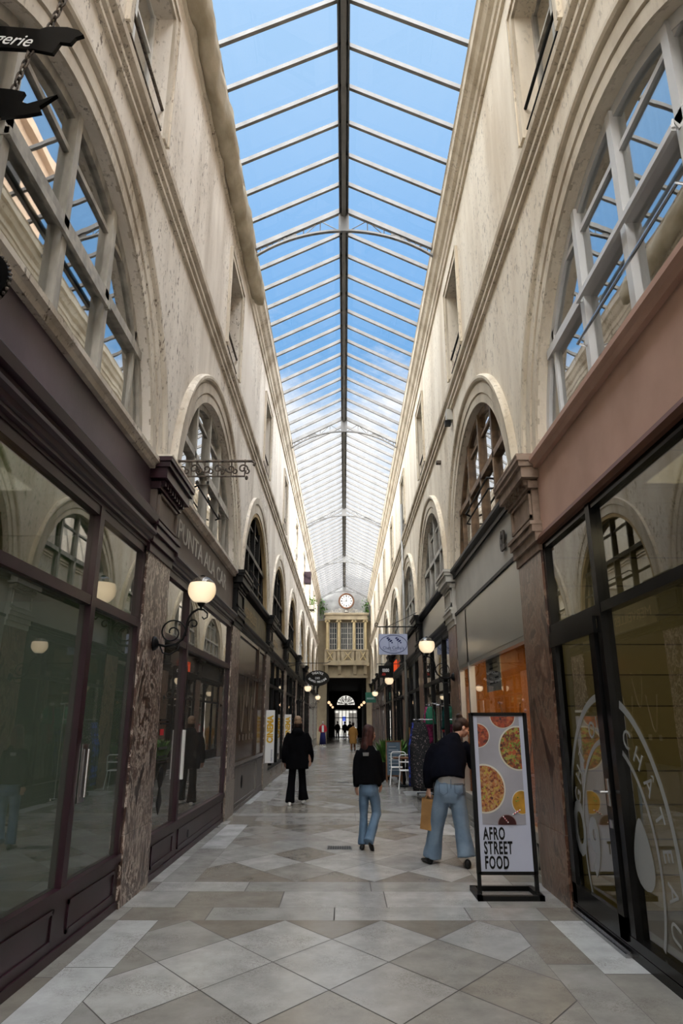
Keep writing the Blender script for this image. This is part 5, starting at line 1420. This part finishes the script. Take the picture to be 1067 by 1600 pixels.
def make_bender():
    """person bending towards the shop window, seen from behind"""
    px, py = 1.30, 9.1
    r = thing('person', 'person in black jacket and pale jeans bending towards the shop window behind the food sign', 'person', (px, py, 0))
    b = MB(); c, f, u, l = head(b, (0.24, 0.28, 1.58), (0.92, 0.25, -0.45), S=1.0)
    limb(b, [(.10, .20, 1.36, .055, .055), (.14, .23, 1.44, .05, .052), (.20, .26, 1.53, .05, .052)])
    limb(b, [(0, 0, .92, .15, .11), (.0, .06, 1.1, .14, .10), (.06, .15, 1.32, .17, .10), (.10, .19, 1.38, .08, .07)])
    limb(b, [(-.09, 0, .92, .08, .09), (-.16, .1, .5, .055, .06), (-.22, .15, .1, .035, .04)]); limb(b, [(.09, 0, .92, .08, .09), (.12, -.05, .5, .055, .06), (.14, -.12, .1, .035, .04)])
    limb(b, [(-.10, .14, 1.33, .045, .045), (-.22, .10, 1.10, .04, .04), (-.24, .10, .86, .028, .028)]); limb(b, [(.24, .16, 1.33, .045, .045), (.36, .28, 1.14, .04, .04), (.36, .50, 1.12, .028, .028)])
    hand(b, (-.245, .10, .84), (-.03, .05, -1), (0.6, .5, 0), curl=1.3, side=-1); hand(b, (.36, .50, 1.12), (0.1, 1, 0), (0, 0, -1), curl=.5)
    fused(b, 'body', M_skin, r, 0.008, 2); eyes(c, f, u, l, r, (0, 0, 0))
    h = MB(); M = Matrix((l, f, u)).transposed()
    def E(dx, dy, dz, a, bb, cc): h.ell(c + l * dx + f * dy + u * dz, a, bb, cc, 14, 10, M)
    E(0, -.022, .045, .086, .098, .082); E(0, -.055, -.01, .082, .062, .085); E(0, -.09, .115, .045, .045, .042); E(0, .055, .06, .055, .035, .03)
    fused(h, 'hair', M_br_hair, r, .008, 4, disp=.006)
    j = MB()
    limb(j, [(-.01, -.02, .96, .205, .155), (-.01, .02, 1.06, .215, .165), (.02, .08, 1.20, .225, .165), (.05, .13, 1.33, .20, .14), (.10, .18, 1.42, .12, .11), (.14, .22, 1.48, .075, .075)], sq=.9)
    limb(j, [(-.11, .12, 1.35, .095, .09), (-.20, .10, 1.22, .08, .085), (-.245, .08, 1.06, .072, .075), (-.25, .09, .92, .062, .065), (-.245, .10, .86, .052, .055)])
    limb(j, [(.20, .14, 1.36, .09, .09), (.32, .18, 1.24, .08, .085), (.37, .27, 1.12, .07, .075), (.37, .40, 1.11, .06, .06), (.365, .48, 1.11, .05, .05)])
    fused(j, 'jacket', M_navyc, r, .013, 6, disp=.012)
    k = MB(); limb(k, [(.06, .02, 1.30, .05, .02), (.07, .03, 1.40, .06, .02)]);
    sh = MB(); limb(sh, [(.02, -.01, .90, .175, .125), (.02, .0, 1.0, .18, .135), (.02, .02, 1.06, .17, .13)]); fused(sh, 'grey_shirt', mat('grey_shirt', (0.30, 0.29, 0.28), 0.8), r, .012, 4)
    t = MB()
    limb(t, [(0, 0, .985, .155, .115), (0, 0, .88, .19, .145), (0.0, 0, .78, .20, .155), (0.0, 0, .70, .17, .13)])
    for s in (-1, 1): t.ell((s * .09, -.06, .84), .085, .085, .10)
    limb(t, [(-.09, 0.0, .80, .105, .125), (-.125, .05, .62, .100, .115), (-.165, .10, .42, .092, .10), (-.20, .14, .22, .100, .105), (-.23, .16, .065, .115, .12)])
    limb(t, [(.09, 0, .80, .105, .125), (.11, -.02, .62, .100, .115), (.125, -.06, .42, .092, .10), (.14, -.10, .25, .100, .105), (.15, -.13, .11, .115, .12)])
    fused(t, 'jeans', mat('pale_denim', (0.16, 0.22, 0.29), 0.85, col2=(0.10, 0.15, 0.215), scale=5, bump=0.25, bscale=14, lo=0.3, hi=0.62), r, .012, 4, disp=.010)
    m = MB()
    for s in (-1, 1):
        P = [(s * .145, -.142, .93), (s * .045, -.152, .93), (s * .045, -.158, .83), (s * .095, -.160, .80), (s * .145, -.150, .83), (s * .145, -.142, .93)]
        m.tube([(a, bb - .008, cc) for a, bb, cc in P], .0035, 4)
    m.tube([(0, -.150, .98), (0, -.150, .92), (0, -.125, .80)], .004, 4)
    m.build('pocket_seams', mat('dark_seam', (0.07, 0.10, 0.15), 0.8), r)
    s2 = MB(); shoe(s2, (-.25, .08, .0), (-.25, 1, 0), w=.045); s2.build('shoe', M_shoe, r, smooth=True)
    s2 = MB(); shoe(s2, (.15, -.22, .0), (.10, 1, 0), w=.045, h=.10); s2.build('shoe', M_shoe, r, smooth=True)
    # paper bag in the left hand
    bx, by = px - .265, py + .12
    off = (bx, by, .38); g = thing('paper_bag', 'brown kraft paper bag held by the bending person', 'bag', off)
    m = MB(); m.loft([[(bx - .11, by - .07, .40), (bx + .09, by - .09, .36), (bx + .12, by + .07, .38), (bx - .08, by + .09, .42)], [(bx - .09, by - .075, .56), (bx + .10, by - .08, .55), (bx + .12, by + .075, .56), (bx - .07, by + .08, .57)],
                      [(bx - .075, by - .06, .735), (bx + .10, by - .05, .73), (bx + .11, by + .05, .74), (bx - .06, by + .05, .745)]], cap=False)
    m.poly([(bx - .11, by - .07, .40), (bx + .09, by - .09, .36), (bx + .12, by + .07, .38), (bx - .08, by + .09, .42)])
    m.build('bag_body', M_kraft, g, off=off)
    m = MB()
    for yy in (-.05, .05): m.tube([(bx - .03, by + yy, .73), (bx - .01, by + yy * .6, .765), (bx + .03, by + yy * .3, .775), (bx + .07, by + yy * .6, .765), (bx + .08, by + yy, .73)], .005, 5)
    m.build('handles', M_kraft, g, off=off)


make_walker_black(); make_auburn(); make_bender()


def simple_person(px, py, H, lab, top, leg, hair, coat_z=.8, w=1.0, face=(0, 1, 0)):
    r = thing('person', lab, 'person', (px, py, 0)); k = H / 1.70
    b = MB(); c, f, u, l = head(b, (0.0, 0.02, 1.60 * k), face)
    limb(b, [(0, 0, 1.38 * k, .055, .055), (0, 0.01, 1.55 * k, .05, .055)]); limb(b, [(0, 0, .9 * k, .14, .1), (0, 0, 1.36 * k, .16, .1)])
    for s in (-1, 1):
        limb(b, [(s * .08, 0, .92 * k, .07, .08), (s * .09, s * .05, .1, .035, .04)]); limb(b, [(s * .17, 0, 1.33 * k, .045, .045), (s * .23, .02, .88 * k, .03, .03)])
        hand(b, (s * .235, .03, .86 * k), (0, .1, -1), (-s * .6, .6, 0), curl=.6, side=s)
    fused(b, 'body', M_skin, r, .012, 2)
    h = MB(); h.ell((0, -.015, 1.64 * k), .085, .10, .085); h.ell((0, -.05, 1.57 * k), .08, .065, .09); fused(h, 'hair', hair, r, .012, 3)
    j = MB(); limb(j, [(0, 0, coat_z * k, .22 * w, .15), (0, 0, 1.1 * k, .20 * w, .13), (0, 0, 1.33 * k, .19 * w, .12), (0, 0, 1.44 * k, .09, .08)])
    for s in (-1, 1): limb(j, [(s * .14, 0, 1.34 * k, .08, .08), (s * .22, 0, 1.15 * k, .065, .07), (s * .25, .02, .92 * k, .055, .055)])
    fused(j, 'coat', top, r, .016, 4, disp=.008)
    t = MB(); limb(t, [(0, 0, .95 * k, .14, .11), (0, 0, .76 * k, .15, .12)])
    for s in (-1, 1): limb(t, [(s * .08, 0, .80 * k, .085, .10), (s * .09, s * .04, .45 * k, .07, .075), (s * .095, s * .09, .06, .065, .07)])
    fused(t, 'trousers', leg, r, .016, 4)
    for s in (-1, 1): s2 = MB(); shoe(s2, (s * .095, s * .09 - .06, .0), (0, 1, 0)); s2.build('shoe', M_shoe, r, smooth=True)
    return r


simple_person(0.52, 43.0, 1.62, 'small far figure in an ochre coat behind the auburn-haired person', mat('ochre_cloth', (0.26, 0.13, 0.03), 0.8), M_wood, M_br_hair, coat_z=.42)
simple_person(-0.7, 72.0, 1.72, 'dark silhouetted figure at the left of the far street door', M_blackc, M_blackc, M_br_hair)
simple_person(0.05, 74.0, 1.68, 'dark silhouetted figure in the middle of the far street door', M_blackc, M_blackc, M_br_hair)
simple_person(0.55, 71.0, 1.70, 'dark silhouetted figure at the right of the far street door', M_blackc, M_blackc, M_br_hair, w=1.1)

# dressed mannequin outside a far shop on the left
off = (-1.50, 50.0, 0); r = thing('mannequin', 'clothed shop mannequin in red jacket, white top and navy skirt far on the left', 'mannequin', off)
MB().lathe([(0.22, 0.0), (0.22, 0.03), (0.03, 0.05), (0.025, 0.7)], (0, 0, 0), 14).build('stand', M_white, r)
m = MB(); limb(m, [(0, 0, .95, .17, .13), (0, 0, 1.15, .16, .12), (0, 0, 1.38, .19, .12), (0, 0, 1.48, .08, .07)])
for s in (-1, 1): limb(m, [(s * .15, 0, 1.38, .07, .07), (s * .23, 0, 1.2, .06, .06), (s * .24, .02, 1.0, .05, .05)])
fused(m, 'red_jacket', mat('red_cloth', (0.50, 0.03, 0.04), 0.8), r, .014, 4)
MB().box(-.07, .07, -.145, -.12, .98, 1.42).build('white_top', M_white, r)
m = MB(); limb(m, [(0, 0, 1.0, .15, .12), (0, 0, .6, .20, .15), (0, 0, .15, .24, .18)]); m.build('navy_skirt', mat('navy_cloth', (0.01, 0.012, 0.08), 0.8), r, smooth=True)
m = MB(); m.ell((0, 0, 1.60), .07, .08, .10); m.tube([(0, 0, 1.45), (0, 0, 1.55)], .04, 8); m.build('head', M_ivory, r, smooth=True)

# ------------------------------------------------------------------ food sign
def food_sign():
    off = (1.60, 7.6, 0); r = thing('poster_stand', 'tall black poster stand with food photo reading AFRO STREET FOOD', 'sign', off)
    m = MB(); y = 7.52
    x0, x1 = 1.33, 1.895
    for xx in (x0, x1): m.box(xx - .018, xx + .018, y - .018, y + .018, 0.03, 0.25)
    m.box(x0 - .02, x0 + .022, y - .022, y + .022, .21, 1.74); m.box(x1 - .022, x1 + .02, y - .022, y + .022, .21, 1.74); m.box(x0, x1, y - .022, y + .022, 1.71, 1.745); m.box(x0, x1, y - .022, y + .022, .205, .235)
    m.build('frame', M_blackf, r, off=off)
    m = MB(); m.box(1.285, 1.93, 7.38, 7.44, 0.0, 0.045); m.box(1.285, 1.93, 7.80, 7.84, 0.0, 0.045); m.box(1.285, 1.335, 7.38, 7.84, 0, .045); m.box(1.88, 1.93, 7.38, 7.84, 0, .045)
    m.box(1.31, 1.35, 7.5, 7.54, .04, .06); m.box(1.87, 1.915, 7.5, 7.54, .04, .06)
    m.build('base', M_blackf, r, off=off)
    yb = y - .012
    MB().box(x0 + .02, x1 - .02, yb, yb + .02, .233, 1.712).build('poster', mat('poster_white', (0.42, 0.44, 0.54), 0.5, var=0.03), r, off=off)
    px0, px1, pz0, pz1 = 1.392, 1.83, 0.66, 1.705
    ph = MB().box(px0, px1, yb - .003, yb, pz0, pz1).build('food_photo', mat('poster_grey', (0.34, 0.33, 0.37), 0.5, var=0.2, scale=2), r, off=off)
    # bowls seen from above, clipped to the photo's rectangle
    def disc(cx, cz, R, d, material, name, ell=1.0):
        n = 48; pts = []
        poly = [(cx + R * cos(2 * pi * i / n), cz + R * ell * sin(2 * pi * i / n)) for i in range(n)]
        poly = clip(poly, 0, px0, False); poly = clip(poly, 0, px1, True); poly = clip(poly, 1, pz0, False); poly = clip(poly, 1, pz1, True)
        m = MB(); m.loft([[(a, yb - d, b) for a, b in poly], [(a, yb - d - .0015, b) for a, b in poly]]); o = m.build(name, material, ph, off=off); return o
    def food(name, cols, sc):
        mt, N, L, P = _new(name)
        tc = N.new('ShaderNodeTexCoord'); v = N.new('ShaderNodeTexVoronoi'); v.inputs['Scale'].default_value = sc; L.new(tc.outputs['Object'], v.inputs[0])
        nz = N.new('ShaderNodeTexNoise'); nz.inputs['Scale'].default_value = sc * .7; nz.inputs['Detail'].default_value = 5; L.new(tc.outputs['Object'], nz.inputs[0])
        sp = N.new('ShaderNodeSeparateColor'); L.new(v.outputs['Color'], sp.inputs[0]); mx = N.new('ShaderNodeMath'); mx.operation = 'MULTIPLY'; L.new(sp.outputs[0], mx.inputs[0]); mx.inputs[1].default_value = .6
        ad = N.new('ShaderNodeMath'); ad.operation = 'MULTIPLY_ADD'; L.new(nz.outputs[0], ad.inputs[0]); ad.inputs[1].default_value = .8; L.new(mx.outputs[0], ad.inputs[2])
        r2 = N.new('ShaderNodeValToRGB'); L.new(ad.outputs[0], r2.inputs[0]); e = r2.color_ramp.elements; r2.color_ramp.interpolation = 'LINEAR'
        e[0].position = .3; e[0].color = (*cols[0], 1); e[1].position = .95; e[1].color = (*cols[-1], 1)
        for i, cc in enumerate(cols[1:-1]): q = e.new(.3 + .65 * (i + 1) / (len(cols) - 1)); q.color = (*cc, 1)
        L.new(r2.outputs[0], P.inputs['Base Color']); P.inputs['Roughness'].default_value = .5
        return mt
    red = food('chicken_print', [(0.015, .004, .003), (.10, .014, .006), (.30, .045, .012), (.14, .02, .008), (.34, .09, .03)], 32)
    grn = food('stew_print', [(0.015, .006, .003), (.16, .03, .008), (.05, .02, .006), (.24, .05, .012), (.10, .16, .02), (.26, .24, .05), (.30, .06, .015)], 38)
    rice = food('rice_print', [(0.03, .008, .004), (.18, .03, .008), (.24, .10, .03), (.36, .22, .09), (.30, .07, .02), (.34, .24, .04)], 46)
    bowl = mat('bowl_print', (.55, .52, .45), .5)
    k = 0
    for (cx, cz, R, el, mt, rm) in ((1.66, 1.705, .135, .9, red, bowl), (1.385, 1.515, .13, .95, red, bowl), (1.80, 1.39, .20, 1.1, grn, bowl), (1.43, 1.00, .215, 1.1, rice, bowl), (1.80, .87, .10, 1.15, mat('orange_drink_print', (.50, .26, .03), .5, var=.3, scale=8), bowl), (1.64, .665, .095, .95, mat('dark_drink_print', (.035, .006, .006), .4), mat('glass_rim_print', (.2, .12, .12), .5))):
        disc(cx, cz, R, .003 + k * .0004, rm, 'printed_bowl', el); disc(cx, cz, R * .93, .005 + k * .0004, mt, 'printed_food', el); k += 1
    m = MB(); rd = random.Random(2)
    for (cx, cz, R, n) in ((1.78, 1.42, .13, 16), (1.42, 1.02, .13, 8), (1.79, .88, .05, 4)):
        for i in range(n):
            a, q = rd.uniform(0, 6.28), rd.uniform(0, R); ax, az = cx + q * cos(a), cz + q * sin(a)
            if px0 + .012 < ax < px1 - .012: m.ell((ax, yb - .009, az), .009, .001, .007, 7, 4)
    m.build('printed_herbs', mat('herb_print', (.25, .36, .05), .5, var=.5, scale=40), ph, off=off)['kind'] = 'stuff'
    for nm, pp, mt in (('printed_straw', [(1.60, .74), (1.65, .66 + .02)], M_white), ('printed_straw', [(1.70, .755), (1.78, .80)], M_white)):
        m = MB(); (a, b), (c2, d) = pp
        for i in range(7):
            if i % 2: continue
            t0, t1 = i / 7, (i + 1) / 7; m.tube([(a + (c2 - a) * t0, yb - .011, b + (d - b) * t0), (a + (c2 - a) * t1, yb - .011, b + (d - b) * t1)], .006, 5)
        m.build(nm, mt, ph, off=off)
        m = MB()
        for i in range(7):
            if not i % 2: continue
            t0, t1 = i / 7, (i + 1) / 7; m.tube([(a + (c2 - a) * t0, yb - .011, b + (d - b) * t0), (a + (c2 - a) * t1, yb - .011, b + (d - b) * t1)], .006, 5)
        m.build('straw_stripes', mat('straw_red', (.45, .03, .05), .5), ph, off=off)
    T = [text_mb(w, .160, (1.392, yb - .004, z), (1, 0, 0), (0, 0, 1), sx=sx * .88, extrude=.001, bold=.0045, space=1.14) for w, z, sx in (('AFRO', .525, .56), ('STREET', .395, .56), ('FOOD', .262, .56))]
    merge(*T).build('lettering', M_blackf, r, off=off)


food_sign()

# ------------------------------------------------------------------ clothes rack, table and chairs, plants, menu board
off = (1.88, 16.5, 0); r = thing('clothes_rack', 'metal clothes rack hung with dresses in front of the third right shop', 'clothes rack', off)
m = MB()
for yy in (15.9, 17.2):
    m.tube([(1.98, yy, 0.05), (1.98, yy, 2.05)], .016, 8); m.tube([(1.70, yy, .06), (2.08, yy, .06)], .016, 6)
    m.tube([(1.66, yy, 1.70), (1.98, yy, 1.70)], .012, 6); m.tube([(1.98, yy, 2.04), (2.08, yy, 2.04)], .014, 6)
    for xx in (1.72, 2.06): m.ell((xx, yy, .03), .03, .02, .03, 8, 6)
m.tube([(1.98, 15.9, 2.05), (1.98, 17.2, 2.05)], .014, 8); m.tube([(1.70, 15.9, 1.70), (1.70, 17.2, 1.70)], .012, 8)
m.build('rail', M_steel, r, off=off)


def garment(x, y, z, L, w, material, lab):
    off = (x, y, z); r = thing('hanging_garment', lab, 'garment', off)
    m = MB(); rings = []
    for i in range(9):
        t = i / 8; ww = w * (0.55 + 0.6 * min(1, t * 2.2)) if t < .5 else w * (1.05 + .15 * (t - .5)); dd = .035 + .02 * t
        rings.append([(x + ww * cos(2 * pi * k / 20) * (1 + .10 * sin(k * 2.3 + i)), y + dd * sin(2 * pi * k / 20) + .018 * sin(k * 3.1 + i * .5), z - .05 - L * t) for k in range(20)])
    m.loft(rings); m.build('cloth', material, r, off=off, smooth=True)
    m = MB(); m.tube([(x, y, z + .02), (x, y, z - .02), (x - w * .5, y, z - .07)], .005, 5); m.tube([(x, y, z - .02), (x + w * .5, y, z - .07)], .005, 5); m.build('hanger', M_black, r, off=off)


floral = mat('dark_floral_print', (0.015, 0.012, 0.03), 0.8, col2=(0.12, 0.10, 0.14), scale=26, lo=.36, hi=.44)
blueprint = mat('blue_dark_print', (0.012, 0.014, 0.07), 0.8, col2=(0.03, 0.06, 0.35), scale=14, lo=.35, hi=.5)
blackpr = mat('black_white_print', (0.012, 0.012, 0.014), 0.8, col2=(0.18, 0.15, 0.15), scale=34, lo=.36, hi=.40)
for i, (yy, mt, L, nm) in enumerate(((15.93, blackpr, 1.42, 'black dress with pale print, front of the rack'), (16.12, floral, 1.40, 'dark floral dress just behind the front one on the rack'), (16.34, blackpr, 1.38, 'black printed dress, third from the front of the rack'), (16.6, floral, 1.36, 'dark floral dress, fourth from the front of the rack'), (16.85, blueprint, 1.40, 'blue patterned dress toward the back of the rack'), (17.08, blueprint, 1.42, 'blue patterned dress at the far end of the rack'))):
    garment(1.70 + .02 * (i % 2), yy, 1.69, L, .19, mt, nm)
for (x_, yy, mt, L, nm) in ((1.93, 15.98, mat('green_satin', (0.01, 0.13, 0.07), .5), .38, 'green satin top at the front of the upper rail'), (1.90, 16.2, mat('pink_print', (0.35, 0.03, 0.12), .7, col2=(.08, .01, .04), scale=20), .8, 'magenta patterned garment on the upper rail'), (1.94, 16.5, mat('teal_cloth', (0.01, 0.15, 0.13), .6), .5, 'teal garment on the upper rail')):
    garment(x_, yy, 2.03, L, .10, mt, nm)


def chair_proto():
    r = thing('metal_chair', 'white metal open-back chair nearest on this side of the cafe table', 'chair', (0, 0, 0), 'white metal cafe chairs')
    m = MB(); m.box(-.20, .20, -.19, .20, .435, .455); m.build('seat', M_white, r)
    m = MB(); m.tube([(-.20, -.20, .44), (-.205, -.23, .70), (-.20, -.245, .80), (-.16, -.25, .835), (0, -.255, .84), (.16, -.25, .835), (.20, -.245, .80), (.205, -.23, .70), (.20, -.20, .44)], .014, 8)
    m.tube([(-.20, -.232, .66), (.20, -.232, .66)], .016, 8); m.build('backrest', M_white, r)
    for (sx, sy) in ((-1, -1), (1, -1), (-1, 1), (1, 1)):
        m = MB(); m.tube([(sx * .19, sy * .18, .44), (sx * .235, sy * .24, 0.0)], .013, 7); m.build('leg', M_white, r)
    return r


ch = chair_proto(); ch.location = (1.64, 18.95, 0); ch.rotation_euler = (0, 0, radians(-6))
c2 = copy_tree(ch); c2.location = (1.50, 20.25, 0); c2.rotation_euler = (0, 0, radians(175)); c2['label'] = 'white metal open-back chair on the far side of the cafe table'
off = (1.60, 19.6, 0); r = thing('cafe_table', 'small cafe table with wooden top and black foot between white chairs', 'table', off)
MB().lathe([(.29, .70), (.30, .71), (.30, .735), (.29, .74)], (1.60, 19.6, 0), 24).build('tabletop', M_wood, r, off=off)
m = MB(); m.lathe([(.22, 0), (.22, .02), (.04, .05), (.035, .70)], (1.60, 19.6, 0), 16); m.build('pedestal', M_black, r, off=off)


def potted(x, y, z, h, n, lab, seed):
    off = (x, y, 0); r = thing('potted_plant', lab, 'plant', off)
    MB().lathe([(.13, 0), (.17, .3), (.18, .5), (.16, .5), (.15, .45)], (x, y, 0), 16).build('pot', M_blackf, r, off=off)
    m = MB(); rd = random.Random(seed)
    for i in range(n):
        a = rd.uniform(0, 2 * pi); L = rd.uniform(.25, .42) * h; p = Vector((x + rd.uniform(-.08, .08), y + rd.uniform(-.08, .08), .48)); d = Vector((cos(a) * .5, sin(a) * .5, rd.uniform(.9, 2.6))).normalized(); side = d.cross(Vector((0, 0, 1))).normalized(); up = Vector((0, 0, 1)); rows = []
        for j in range(6):
            t = j / 5; q = p + d * (L * 1.6 * t) - up * (L * .55 * t * t); w = .045 * sin(pi * min(1, t * .9 + .12)); rows.append([q - side * w, q + side * w])
        m.loft(rows, closed=False, cap=False)
    m.build('foliage', M_leaf, r, off=off, smooth=True)


potted(1.22, 21.9, 0, 1.7, 60, 'leafy green potted plant left of the menu board', 1)
potted(1.72, 22.9, 0, 1.6, 60, 'leafy green potted plant behind the menu board', 2)
potted(1.72, 21.9, 0, 1.3, 40, 'low green potted plant beside the downpipe', 3)
off = (1.42, 21.0, 0); r = thing('menu_board', 'wood-framed blue-grey chalk menu board beside the potted plants', 'sign', off)
m = MB()
for (a, b) in ((1.20, 1.23), (1.62, 1.65)): m.loft([[(a, 21.0 - .2, 0), (b, 21.0 - .2, 0), (b, 21.0 - .17, 0), (a, 21.0 - .17, 0)], [(a, 20.98, 1.12), (b, 20.98, 1.12), (b, 21.01, 1.12), (a, 21.01, 1.12)]]); m.tube([((a + b) / 2, 21.25, 0), ((a + b) / 2, 21.0, 1.1)], .014, 5)
m.box(1.20, 1.65, 20.97, 21.01, 1.09, 1.13); m.box(1.20, 1.65, 20.82, 20.86, .16, .20); m.build('frame', M_wood, r, off=off)
m = MB(); m.loft([[(1.23, 20.845, .20), (1.62, 20.845, .20), (1.62, 20.985, 1.09), (1.23, 20.985, 1.09)], [(1.23, 20.855, .20), (1.62, 20.855, .20), (1.62, 20.995, 1.09), (1.23, 20.995, 1.09)]]); m.build('board', mat('blue_slate', (0.05, 0.09, 0.13), .4), r, off=off)
m = MB()
for i in range(8):
    z = .95 - i * .09; y = 20.84 + (z - .2) / .89 * .14; m.box(1.28, 1.50 + .06 * (i % 3), y - .004, y, z, z + .022)
m.build('chalk_lines', mat('chalk', (.35, .38, .42), .8), r, off=off)
# flower box on the far left upper window ledge
off = (-1.95, 40.9, 8.1); r = thing('window_box', 'planter with trailing green leaves on a far left upper window ledge', 'plant', off)
MB().box(-2.1, -1.80, 40.4, 41.3, 8.05, 8.3).build('planter', M_ivory, r, off=off)
m = MB(); rd = random.Random(9)
for i in range(150):
    p = Vector((-1.92 + rd.gauss(0, .12), 40.85 + rd.gauss(0, .3), 8.42 + rd.gauss(0, .22))); a = Vector((rd.uniform(-1, 1), rd.uniform(-1, 1), rd.uniform(-1, 1))).normalized() * .08; b = a.cross(Vector((0, 0, 1))).normalized() * .045
    m.poly([p - a, p + b, p + a, p - b])
m.build('leaves', mat('bright_leaf', (.16, .30, .05), .5), r, off=off)
# dark lantern box on the left wall far up
m = MB(); m.box(-2.1, -1.75, 35.2, 35.7, 8.6, 9.2); tag(m.build('wall_box', mat('dark_plum_box', (.05, .03, .04), .6)), 'dark purple box fixed high on the sunlit far left wall', 'box')
